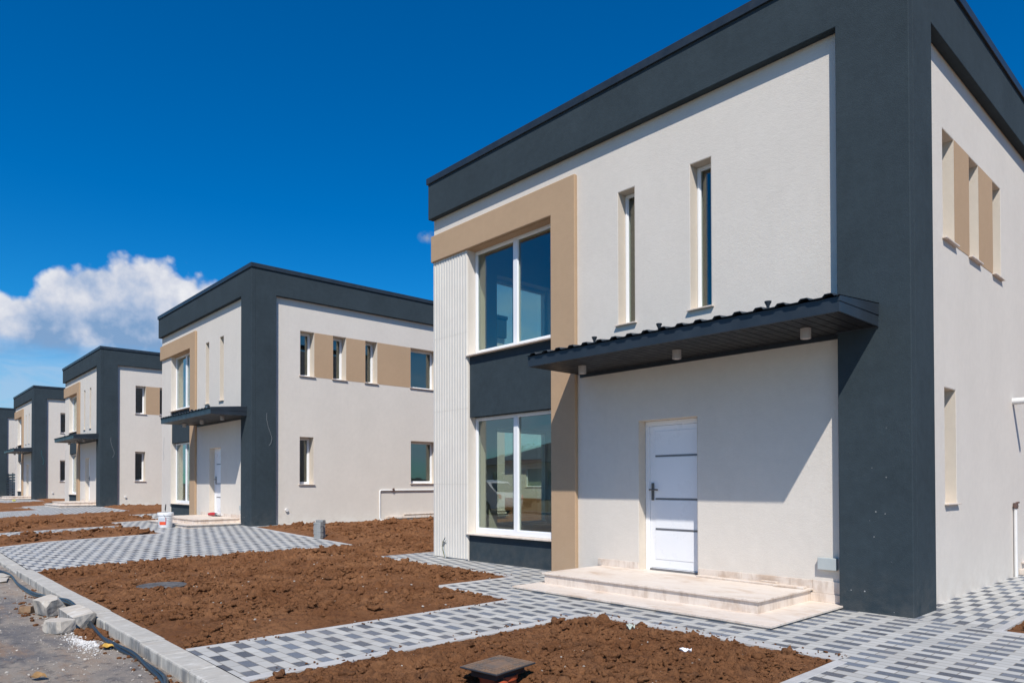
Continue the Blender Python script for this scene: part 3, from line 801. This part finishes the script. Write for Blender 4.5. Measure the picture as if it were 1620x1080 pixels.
m = MB(); m.tube([(.155, .1, .33), (.20, .14, .25), (.21, .05, .22), (.20, -.06, .25), (.16, -.09, .33)], .004, 6); m.build('bail_handle', M['grey_trim'], bk, smooth=True)
tw = empty('trowel', (bxx-.02, byy, bz+.39)); tag(tw, 'dark trowel lying across the rim of the white bucket', 'trowel')
m = MB(); rot_box(m, (0, 0, .022), (.24, .10, .004), .4, (.05, .0)); m.build('blade', M['grey_trim'], tw)
m = MB(); m.tube([(.0, 0, .024), (.02, 0, .06), (.0, .0, .08)], .008, 8); m.tube([(.0, 0, .075), (.05, .0, .23)], [.017, .012], 10); m.build('handle', M['plastic'], tw, smooth=True)
# red tool on the second house's step
tz = HZ[1]+.178
tl = empty('power_tool', (-18.55, -.30, tz), R(20)); tag(tl, 'small red and dark power tool with loose cable on the front step', 'tool')
M['red'] = simple('red_plastic', (.45, .03, .035), .35)
m = MB(); m.tube([(-.20, 0, .055), (-.12, 0, .06), (.0, 0, .065), (.10, 0, .06)], [.035, .045, .05, .042], 14); m.build('body', M['red'], tl, smooth=True)
m = MB(); m.tube([(.10, 0, .06), (.15, 0, .06), (.18, 0, .05)], [.04, .036, .03], 14); m.lathe([(.02, .02), (.062, .022), (.062, .026), (.02, .03)], 20, (.18, 0, 0)); m.build('head', M['grey_trim'], tl, smooth=True)
m = MB(); m.tube([(-.20, 0, .055), (-.26, .04, .02), (-.30, .14, .008), (-.20, .2, .008), (.1, .16, .008), (.3, .1, .008), (.34, -.05, .008), (.22, -.12, .008), (.05, -.1, .01)], .009, 7); m.build('cable', M['rubber'], tl, smooth=True)
rg = MB(); lump(rg, (0, 0, .05), .09, 3, .5, .5); lump(rg, (.12, .03, .04), .06, 3, .5, .5)
o = rg.build('rag', simple('pale_cloth', (.55, .52, .5), .9), loc=(-18.28, -.22, tz), smooth=True); tag(o, 'crumpled pale cloth lying beside the red tool on the step', 'rag')
# marble offcuts on the near step
for (c, s, rz, lb) in (((-1.78, -.11, .187), (1.15, .07, .018), R(-1.5), 'long thin cream marble strip lying against the wall on the front step'), ((-1.14, -.14, .188), (.34, .10, .018), R(3), 'short cream marble offcut at the right end of the front step'), ((-1.42, -.07, .207), (.20, .05, .016), R(-6), 'smallest cream marble chip on top of the strip on the step')):
    m = MB(); m.box(-s[0]/2, s[0]/2, -s[1]/2, s[1]/2, -s[2]/2, s[2]/2); o = m.build('marble_offcut', M['marble'], bevel=.002, loc=c); o.rotation_euler.z = rz; tag(o, lb, 'offcut', 'marble offcuts on the step')
# cables along the kerb
path = [(-12.5, -6.35, -.06), (-11.06, -6.12, -.08), (-9.6, -6.16, -.085), (-8.5, -6.16, -.085), (-7.75, -6.12, -.05), (-7.1, -6.10, .0), (-6.6, -6.075, .02), (-6.0, -6.075, .0), (-5.6, -6.10, -.04), (-5.0, -6.12, -.082), (-4.34, -6.125, -.083), (-3.9, -6.10, -.083), (-3.4, -6.115, -.083), (-2.9, -6.15, -.083), (-2.4, -6.30, -.083), (-1.6, -6.6, -.083)]
def crom(P, n=8):
    P = [Vector(p) for p in P]; out = []
    for i in range(len(P)-1):
        p0, p1, p2, p3 = P[max(i-1, 0)], P[i], P[i+1], P[min(i+2, len(P)-1)]
        for k in range(n):
            t = k/n; out.append(.5*((2*p1)+(p2-p0)*t+(2*p0-5*p1+4*p2-p3)*t*t+(3*p1-p0-3*p2+p3)*t**3))
    out.append(P[-1]); return out
cp = crom(path)
for s_, lb in ((0, 'thick black cable lying along the kerb on the road side of the pair'), (1, 'thick black cable running in the pair closest against the kerb')):
    m = MB(); q = []
    for i, p in enumerate(cp):
        a = i*.16; q.append(p+Vector((0, .014*math.cos(a)*(1 if s_ else -1), .013*math.sin(a)*(1 if s_ else -1)+.004)))
    m.tube(q, .0155, 12)
    o = m.build('cable', M['rubber'], smooth=True); tag(o, lb, 'cable', 'pair of cables along the kerb')
# rubble
M['stain'] = simple('brown_stone', (.24, .15, .085), .9, 0, .3, 14)
def chunk(c, s, rz, seed, lb, tilt=0., mat='rubble'):
    random.seed(seed); b = bmesh.new()
    for sx_ in (-1, 1):
        for sy_ in (-1, 1):
            for sz_ in (-1, 1):
                if random.random() < .30:
                    for ax in range(3):
                        q = [sx_*.5, sy_*.5, sz_*.5]; q[ax] *= random.uniform(.1, .7); b.verts.new((q[0]*s[0], q[1]*s[1], q[2]*s[2]))
                else: b.verts.new((sx_*.5*s[0]*random.uniform(.75, 1.1), sy_*.5*s[1]*random.uniform(.75, 1.1), sz_*.5*s[2]*random.uniform(.85, 1.05)))
    r_ = bmesh.ops.convex_hull(b, input=b.verts[:])
    bmesh.ops.delete(b, geom=[g for g in r_['geom_interior'] if isinstance(g, bmesh.types.BMVert)], context='VERTS')
    bmesh.ops.dissolve_limit(b, angle_limit=R(9), verts=b.verts[:], edges=b.edges[:])
    bmesh.ops.triangulate(b, faces=b.faces[:])
    bmesh.ops.subdivide_edges(b, edges=b.edges[:], cuts=3, use_grid_fill=True)
    from mathutils import noise
    for v in b.verts: v.co += v.co.normalized()*noise.noise(v.co*22+Vector((seed, 0, 0)))*.006
    mb = MB(); mb.b = b
    o = mb.build('concrete_chunk', M[mat], bevel=.004, loc=c); o.rotation_euler = (tilt, tilt*.6, rz); tag(o, lb, 'rubble', 'broken concrete by the kerb')
    zmin = min((o.rotation_euler.to_matrix() @ v.co).z for v in o.data.vertices)
    o.location.z = -.102-zmin
chunk((-7.0, -6.14, 0), (.42, .13, .10), R(4), 1, 'flat pale concrete piece under the cables, tucked behind the other chunks')
chunk((-6.62, -6.27, 0), (.26, .19, .18), R(20), 2, 'big blocky concrete chunk farthest from the white powder', .15)
chunk((-6.05, -6.17, 0), (.22, .12, .10), R(35), 3, 'small wedge of concrete between the two big chunks')
chunk((-5.68, -6.17, 0), (.42, .20, .15), R(12), 5, 'largest slanting concrete slab piece right beside the cables', .18)
chunk((-5.48, -6.36, 0), (.25, .16, .125), R(28), 8, 'cube-like concrete chunk nearest the white powder', .04)
chunk((-6.95, -6.42, 0), (.13, .10, .08), R(50), 9, 'small brown stained stone on the road left of the chunks', mat='stain')
chunk((-10.9, -6.30, 0), (.55, .3, .05), R(10), 12, 'thin broken pale slab lying on the road at the lowered kerb')
chunk((-10.3, -6.33, 0), (.5, .28, .045), R(-12), 15, 'second thin broken slab piece, in front of the first one')
random.seed(21)
m = MB()
for _ in range(1500):
    r = abs(random.gauss(0, .9)); a = random.uniform(0, 6.28)
    x, y = -4.85+.33*r*math.cos(a), -6.29+.07*r*math.sin(a); s_ = min(.0025*(1-random.random())**-.45, .011)
    lump(m, (x, y, -.1+s_*.4), s_, 1, .3, .7)
for _ in range(30):
    x, y = random.uniform(-5.4, -4.2), random.uniform(-6.25, -6.12); s_ = random.uniform(.008, .02); lump(m, (x, y, -.1+s_*.4), s_, 1, .4, .7)
o = m.build('white_crumbs', simple('white_crumb', (.66, .64, .61), .9)); tag(o, kind='stuff')
m = MB()
for _ in range(260):
    x = random.uniform(-9, -2.6); y = -6.06-abs(random.gauss(0, .09)); s_ = random.uniform(.005, .02)
    lump(m, (x, y, -.1+s_*.3), s_, 1, .4, .8)
for _ in range(110):
    x, y = random.gauss(-5.25, .35), random.uniform(-6.24, -6.06); s_ = random.uniform(.01, .045); lump(m, (x, y, -.1+s_*.3), s_, 2, .45, .7)
for _ in range(60):
    x, y = random.gauss(-7., .5), random.uniform(-6.5, -6.1); s_ = random.uniform(.008, .03); lump(m, (x, y, -.1+s_*.3), s_, 1, .45, .7)
tag(m.build('spilled_soil', M['soil']), kind='stuff')
M['grit'] = simple('pale_grit', (.46, .42, .37), .9, 0, .3, 30)
m = MB()
for _ in range(2200):
    x = random.uniform(-11, -2.2); y = -6.04-abs(random.gauss(0, .55)); s_ = min(.0018*(1-random.random())**-.5, .014); lump(m, (x, y, -.1+s_*.4), s_, 1, .4, .7)
for _ in range(70):
    x, y = random.uniform(-10, -3.6), random.uniform(-5.7, -1.); 
    if float(hard_dist(np.array([x]), np.array([y]))[0]) < .02: continue
    s_ = random.uniform(.006, .016); lump(m, (x, y, soil_z(x, y)+s_), s_, 1, .4, .7)
for _ in range(30):
    x, y = random.uniform(-2.1, .3), random.uniform(-5.2, -2.4); s_ = random.uniform(.004, .011); lump(m, (x, y, soil_z(x, y)+s_), s_, 1, .4, .7)
tag(m.build('pebbles', M['grit']), kind='stuff')
def leaf(c, L, rz, lb, col):
    m = MB(); n = 8; prev = None
    for i in range(n+1):
        t = i/n; w = L*.28*math.sin(math.pi*t**.8); zc = .02*math.sin(3*t)+.012*math.sin(9*t)
        row = [m.b.verts.new((t*L-L/2, s*w, zc+abs(s)*w*.5)) for s in (-1, -.4, .4, 1)]
        if prev:
            for j in range(3): m.b.faces.new((prev[j], prev[j+1], row[j+1], row[j]))
        prev = row
    o = m.build('dry_leaf', simple('dry_leaf_'+str(len(lb)), col, .8, 0, .2, 30), loc=c); o.rotation_euler = (.3, 0, rz)
    md = o.modifiers.new('thick', 'SOLIDIFY'); md.thickness = .0015
    tag(o, lb, 'leaf', 'dry leaves on the road'); return o
leaf((-4.36, -6.19, -.085), .11, R(60), 'yellow curled dry leaf beside the black cables on the road', (.55, .33, .06))
leaf((-3.64, -6.80, -.088), .13, R(45), 'brown dry leaf lying out on the dusty road', (.28, .16, .06))
def scrap(name, x, y, s, lb, col, cat, zo=.03):
    m = MB(); g = 7; V = [[m.b.verts.new(((i/g-.5)*s[0], (j/g-.5)*s[1], .35*s[1]*math.sin(i*1.3+j*.8)+.2*s[1]*math.sin(j*2.1-i*.6))) for j in range(g+1)] for i in range(g+1)]
    for i in range(g):
        for j in range(g): m.b.faces.new((V[i][j], V[i+1][j], V[i+1][j+1], V[i][j+1]))
    o = m.build(name, simple(name+'_'+cat, col, .7), loc=(x, y, zo), smooth=True); md = o.modifiers.new('thick', 'SOLIDIFY'); md.thickness = .002
    o.rotation_euler.z = R(25); tag(o, lb, cat); return o
scrap('paper_scrap', -.43, -3.25, (.085, .028), 'crumpled white paper scrap in the near soil bed', (.8, .8, .82), 'paper', soil_z(-.43, -3.25)+.035)
scrap('plastic_scrap', -1.33, -2.75, (.07, .05), 'small pale green plastic scrap near the top of the near soil bed', (.5, .55, .48), 'scrap', soil_z(-1.33, -2.75)+.03)
scrap('plastic_bag', -47.2, -1.55, (.2, .12), 'small yellow plastic bag lying on the far driveway', (.75, .68, .03), 'bag', gzf(-47.2, -1.55)+.04)
# dark slatted fence far left
fn = empty('slat_fence', (-66., .25, .45)); tag(fn, 'dark grey horizontal slat fence beside the distant fourth house', 'fence')
for i in range(8):
    m = MB(); m.box(-9, 7.9, -.015, .015, .18+i*.2, .18+i*.2+.14); m.build('slat', M['metal'], fn, .004)
for i in range(8):
    m = MB(); px = -8.9+i*2.4; m.box(px-.04, px+.04, .016, .09, -.3, 1.8); m.build('post', M['metal'], fn, .004)

# ------------------------------------------------------------------ across the street (seen in the panes)
def hip_house(loc, sx, sy, label, rz=0.):
    h = empty('bungalow', loc, rz); tag(h, label, 'house', 'single-storey houses across the street')
    m = MB(); ops = [(-sx*.32, -sx*.22, .9, 2.3), (-sx*.1, -sx*.02, .1, 2.3), (sx*.12, sx*.3, .9, 2.3)]
    m.panel(-sx/2, sx/2, 0, 2.9, ops, .3, lambda u, v, w: (u, sy/2-w, v)); m.box(-sx/2, sx/2, -sy/2, sy/2-.31, 0, 2.9)
    m.build('wall', M['white'], h)
    for q in ops[::2]: window(h, lambda u, v, w: (u, sy/2-w, v), q, .1)
    m = MB(); m.box(ops[1][0], ops[1][1], sy/2-.2, sy/2-.14, .1, 2.3); m.build('door', M['grey_trim'], h)
    m = MB(); e = .6; A = [(-sx/2-e, -sy/2-e, 2.85), (sx/2+e, -sy/2-e, 2.85), (sx/2+e, sy/2+e, 2.85), (-sx/2-e, sy/2+e, 2.85)]; rl = (sx-sy)/2
    P, Q = (-rl, 0, 4.9), (rl, 0, 4.9)
    m.face([A[0], A[1], Q, P]); m.face([A[1], A[2], Q]); m.face([A[2], A[3], P, Q]); m.face([A[3], A[0], P]); m.face(A[::-1])
    m.build('roof', simple('slate_roof', (.06, .065, .075), .7, 0, .2, 3), h); return h
hip_house((-38, -36, .1), 15, 10, 'low pale bungalow with dark hipped roof reflected in the lower big window')
hip_house((-12, -38, .1), 13, 9, 'pale bungalow with dark hipped roof standing across the street, closer to the camera')
hip_house((-30, 32, .2), 14, 9.5, 'pale bungalow with dark hipped roof behind the row of houses', R(180))
def car(loc, rz):
    c = empty('parked_car', loc, rz); tag(c, 'white hatchback parked across the street, mirrored in the lower big window', 'car')
    paint = simple('white_car_paint', (.75, .76, .77), .15, 0, .02, 2, spec=.7)
    prof = [(-2.0, .35), (-2.08, .62), (-2.0, .95), (-1.78, 1.02), (-1.35, 1.45), (-.7, 1.53), (.25, 1.50), (.85, 1.08), (1.75, .92), (2.05, .72), (2.1, .45), (2.0, .3), (-1.9, .3)]
    m = MB(); rows = []
    for yy, k in ((-.82, .93), (-.86, 1.), (-.6, 1.0), (0, 1.01), (.6, 1.0), (.86, 1.), (.82, .93)):
        rows.append([m.b.verts.new((x*(.985 if abs(yy) > .8 else 1), yy*(1 if z < 1 else .84), .3+(z-.3)*(k if z > 1 else 1))) for x, z in prof])
    n = len(prof)
    for A, B in zip(rows, rows[1:]):
        for i in range(n): m.b.faces.new((A[i], A[(i+1) % n], B[(i+1) % n], B[i]))
    m.b.faces.new(rows[0]); m.b.faces.new(rows[-1][::-1])
    m.build('body', paint, c, .04, smooth=True)
    gm = simple('car_glass', (.02, .025, .03), .05)
    m = MB()
    for s in (-1, 1): m.face([(-1.3, s*.775, 1.05), (.75, s*.775, 1.05), (.2, s*.742, 1.42), (-1.1, s*.742, 1.42)])
    m.face([(-1.86, -.62, 1.05), (-1.86, .62, 1.05), (-1.45, .56, 1.40), (-1.45, -.56, 1.40)]); m.face([(.93, -.62, 1.10), (.93, .62, 1.10), (.34, .56, 1.45), (.34, -.56, 1.45)])
    m.build('side_glass', gm, c)
    for sx_ in (-1.3, 1.3):
        for s in (-1, 1):
            m = MB(); m.tube([(sx_, s*.70, .31), (sx_, s*.88, .31)], .31, 24); w = m.build('wheel', M['rubber'], c, .03)
            m = MB(); m.tube([(sx_, s*.86, .31), (sx_, s*.893, .31)], .2, 20); m.build('rim', simple('alloy_rim', (.5, .5, .52), .3, .8), w)
    for s in (-1, 1):
        m = MB(); m.box(-2.1, -2.0, s*.75-.1, s*.75+.1, .72, .92); m.build('tail_light', M['red'], c, .02)
        m = MB(); m.box(1.95, 2.08, s*.68-.14, s*.68+.14, .6, .74); m.build('headlight', M['box'], c, .02)
    return c
car((-22.0, -12.1, -.1+.07), R(172))
def bush(name, loc, r, hgt, n, lab, cat, grp=None, trunk=0.):
    b_ = empty(name, loc); tag(b_, lab, cat, grp)
    m = MB()
    blobs = [(random.uniform(-.5, .5)*r, random.uniform(-.5, .5)*r, random.uniform(.3, .8)*hgt, random.uniform(.35, .6)*r) for _ in range(7)]
    for _ in range(n):
        bx_, by_, bz_, br = random.choice(blobs); d = Vector((random.gauss(0, 1), random.gauss(0, 1), random.gauss(0, 1))).normalized()*br*random.uniform(.5, 1.05)
        p = Vector((bx_, by_, bz_+trunk))+d; s_ = random.uniform(.05, .11)*(1 if r < 1.5 else 2)
        u = Vector((random.gauss(0, 1), random.gauss(0, 1), random.gauss(0, 1))).normalized(); v = u.orthogonal().normalized()
        m.face([p-u*s_, p+v*s_*.5, p+u*s_, p-v*s_*.5])
    m.build('foliage' if not trunk else 'crown', simple('leaf_green', (.05, .085, .03), .7, 0, .5, 2), b_)
    m = MB(); m.tube([(0, 0, -.3), (.05, 0, .5*(hgt+trunk)), (0, .05, .8*(hgt+trunk))], [.12 if trunk else .05, .06, .02], 8); m.build('trunk' if trunk else 'stem', simple('bark', (.10, .075, .05), .9), b_)
random.seed(5)
for i, (x, y, r, hg) in enumerate(((-27, -16.5, 1.1, 1.3), (-23.5, -17, .9, 1.1), (-31, -17.5, 1.2, 1.5), (-20, -18, 1., 1.2))):
    bush('shrub', (x, y, .1), r, hg, 900, ('rounded green shrub across the street, widest of the row', 'small green shrub across the street near the white car', 'tallest green shrub across the street, farthest left', 'low green shrub across the street, closest to the camera')[i], 'shrub', 'shrubs across the street')
for i, (x, y) in enumerate(((-48, -40), (26, 16), (34, 30), (30, -6))):
    bush('tree', (x, y, -.3), 2.6, 3.6, 2200, ('broad tree behind the bungalow across the street', 'broad tree off to the right of the near house', 'broad tree farther back on the right', 'broad tree beside the street on the right')[i], 'tree', 'trees around the estate', 1.6)

# ------------------------------------------------------------------ light and sky
sun_dir = Vector((1.082, -1.063, 1.83)).normalized()
elev = math.asin(sun_dir.z); az = math.atan2(sun_dir.x, sun_dir.y)
sl = bpy.data.lights.new('sun', 'SUN'); sl.energy = 5.0; sl.angle = R(.53); sl.color = (1., .945, .87)
so = bpy.data.objects.new('sun', sl); COL.objects.link(so); so.rotation_euler = sun_dir.to_track_quat('Z', 'Y').to_euler(); so.location = (20, -20, 40)
W = bpy.data.worlds.new('World'); S.world = W; W.use_nodes = True
t = NT(W.node_tree); bg = W.node_tree.nodes['Background']
sky = t.node('ShaderNodeTexSky', sky_type='NISHITA'); sky.sun_disc = False; sky.sun_elevation = elev; sky.sun_rotation = az
sky.air_density = 1.0; sky.dust_density = .3; sky.ozone_density = 4.0; sky.altitude = 200
hs = t.node('ShaderNodeHueSaturation'); hs.inputs['Saturation'].default_value = 1.45; hs.inputs['Value'].default_value = 1.30; t.l.new(sky.outputs[0], hs.inputs['Color'])
skyc = t.mix(1., hs.outputs[0], (.42, 1.22, 1.36, 1), 'MULTIPLY')
d = t.node('ShaderNodeTexCoord').outputs['Generated']
sep = t.node('ShaderNodeSeparateXYZ'); t.put(sep.inputs[0], d)
azd = t.math('MULTIPLY', t.math('ARCTAN2', sep.outputs[0], sep.outputs[1]), 57.29578)
eld = t.math('MULTIPLY', t.math('ARCSINE', sep.outputs[2]), 57.29578)
n1 = t.noise(d, 20, 3, .5, 0, 1); ns = t.node('ShaderNodeSeparateColor'); t.l.new(n1, ns.inputs[0])
def billow(sc):
    v = t.node('ShaderNodeTexVoronoi', feature='SMOOTH_F1'); v.inputs['Scale'].default_value = sc; v.inputs['Smoothness'].default_value = .35
    w_ = t.node('ShaderNodeVectorMath', operation='ADD'); t.put(w_.inputs[0], d)
    q_ = t.node('ShaderNodeVectorMath', operation='SCALE'); t.put(q_.inputs[0], t.noise(d, sc*1.1, 3, .55, 0, 1)); q_.inputs['Scale'].default_value = .9/sc
    t.l.new(q_.outputs[0], w_.inputs[1]); t.l.new(w_.outputs[0], v.inputs['Vector']); return v.outputs['Distance']
b1, b2, b3 = billow(34), billow(80), billow(190)
puff = t.math('ADD', t.math('ADD', t.math('MULTIPLY', b1, 1.0), t.math('MULTIPLY', b2, .55)), t.math('MULTIPLY', b3, .16))
wa = t.math('ADD', azd, t.math('MULTIPLY', t.math('SUBTRACT', ns.outputs[0], .5), 1.3))
we = t.math('ADD', t.math('ADD', eld, t.math('MULTIPLY', t.math('SUBTRACT', ns.outputs[1], .5), 1.4)), t.math('MULTIPLY', t.math('SUBTRACT', puff, .72), 1.25))
fc = t.node('ShaderNodeFloatCurve'); cu = fc.mapping.curves[0]
TOP = [(-100, 8), (-90, 11), (-86, 12.6), (-83.76, 12.98), (-82.6, 12.7), (-81.8, 13.6), (-80.4, 15.2), (-79, 15.1), (-76.8, 16.0), (-75.1, 16.0), (-73.7, 16.2), (-72.6, 15.5), (-71.0, 15.3), (-69.4, 14.4), (-66.5, 9)]
pts = [((a+100)/35, e/20) for a, e in TOP]
cu.points[0].location = pts[0]; cu.points[1].location = pts[-1]
for p in pts[1:-1]: cu.points.new(*p)
fc.mapping.update()
t.put(fc.inputs['Value'], t.math('DIVIDE', t.math('ADD', wa, 100.), 35., clamp=True))
topc = t.math('MULTIPLY', fc.outputs[0], 20.)
up = t.maprange(t.math('SUBTRACT', topc, we), -.30, .75, 0, 1, True)
lowe = t.math('ADD', eld, t.math('MULTIPLY', t.math('SUBTRACT', t.noise(t.scalevec(d, (1, 1, 3)), 12, 5, .6), .5), 3.))
lo = t.maprange(lowe, 8.2, 10.2, 0, 1, True)
inaz = t.math('MULTIPLY', t.math('LESS_THAN', t.math('ABSOLUTE', t.math('ADD', azd, 84.)), 16.), 1.)
cl = t.math('MULTIPLY', t.math('MULTIPLY', up, lo), inaz)
hrel = t.maprange(t.math('SUBTRACT', topc, we), 0., 4.6, 1., 0.)
shade = t.math('ADD', t.math('ADD', t.math('MULTIPLY', hrel, .70), t.math('MULTIPLY', t.math('SUBTRACT', t.noise(d, 24, 4, .55), .42), 1.9)), t.math('MULTIPLY', t.math('SUBTRACT', .72, puff), .35), clamp=True)
ccol = t.ramp(shade, [(0., (3.2, 5.2, 8.4)), (.30, (5.8, 7.2, 9.8)), (.65, (9.6, 10.0, 11.2)), (1., (12.6, 12.6, 12.8))])
out = t.mix(t.math('MULTIPLY', cl, .97), skyc, ccol)
# thin cloud veil low in that quarter of the sky and at the skyline
ve = t.noise(t.scalevec(d, (1, 1, 4.)), 6, 6, .62, .5)
veil = t.math('MULTIPLY', t.maprange(ve, .30, .56, .12, 1.), t.maprange(eld, 12., 7.5))
veil = t.math('MULTIPLY', veil, t.maprange(eld, -1., 1.5))
out = t.mix(t.math('MULTIPLY', t.math('MULTIPLY', veil, t.math('SUBTRACT', 1., cl)), .78), out, (5.8, 8.2, 11.2, 1))
# scattered cumulus over the street side (behind the camera), seen only in the glass
cn = t.noise(t.scalevec(d, (1, 1, 2.4)), 3.4, 7, .6, .3)
back = t.maprange(sep.outputs[1], .02, -.12)
cb = t.math('MULTIPLY', t.math('MULTIPLY', t.maprange(cn, .55, .68, 0, 1, True), back), t.maprange(eld, 55., 38.))
out = t.mix(t.math('MULTIPLY', cb, .85), out, (7., 7.3, 7.9, 1))
# pale cloud bank low beyond the near house, seen through its rooms
bk_ = t.math('MULTIPLY', t.math('MULTIPLY', t.maprange(t.math('ABSOLUTE', t.math('ADD', azd, 42.)), 11., 6.), t.maprange(eld, 19., 13.)), t.maprange(t.noise(t.scalevec(d, (1, 1, 3)), 7, 5, .6), .3, .6, .35, .9))
out = t.mix(bk_, out, (5.6, 7.4, 8.6, 1))
# small wisp above the second house
wd = t.math('POWER', t.math('ADD', t.math('POWER', t.math('DIVIDE', t.math('ADD', azd, 54.4), .9), 2.), t.math('POWER', t.math('DIVIDE', t.math('SUBTRACT', eld, 19.3), .55), 2.)), .5)
wi = t.math('MULTIPLY', t.maprange(wd, 1., 0.), t.maprange(t.noise(d, 60, 5, .6), .38, .6))
out = t.mix(t.math('MULTIPLY', wi, .7), out, (5.5, 6.2, 7.6, 1))
t.l.new(out, bg.inputs[0]); bg.inputs[1].default_value = .07

# ------------------------------------------------------------------ camera
cd = bpy.data.cameras.new('camera'); co = bpy.data.objects.new('camera', cd); COL.objects.link(co)
Rm = Matrix(((0.6751336874393314, 0.010552229946123709, 0.7376199255224436), (0.7376916267153493, -0.006458924182172384, -0.6751069146235067), (-0.0023596522271162445, 0.9999234634418641, -0.012144928974431531)))
co.matrix_world = Matrix.Translation((2.5553829, -7.7269536, 1.3402479)) @ Rm.to_4x4()
cd.sensor_width = 36.; cd.lens = 36.*1108.5268/1620.; cd.shift_y = (751.2266-540.)/1620.
cd.clip_start = .05; cd.clip_end = 6000
S.camera = co
S.view_settings.view_transform = 'Standard'; S.view_settings.look = 'None'; S.view_settings.exposure = .0; S.view_settings.gamma = 1
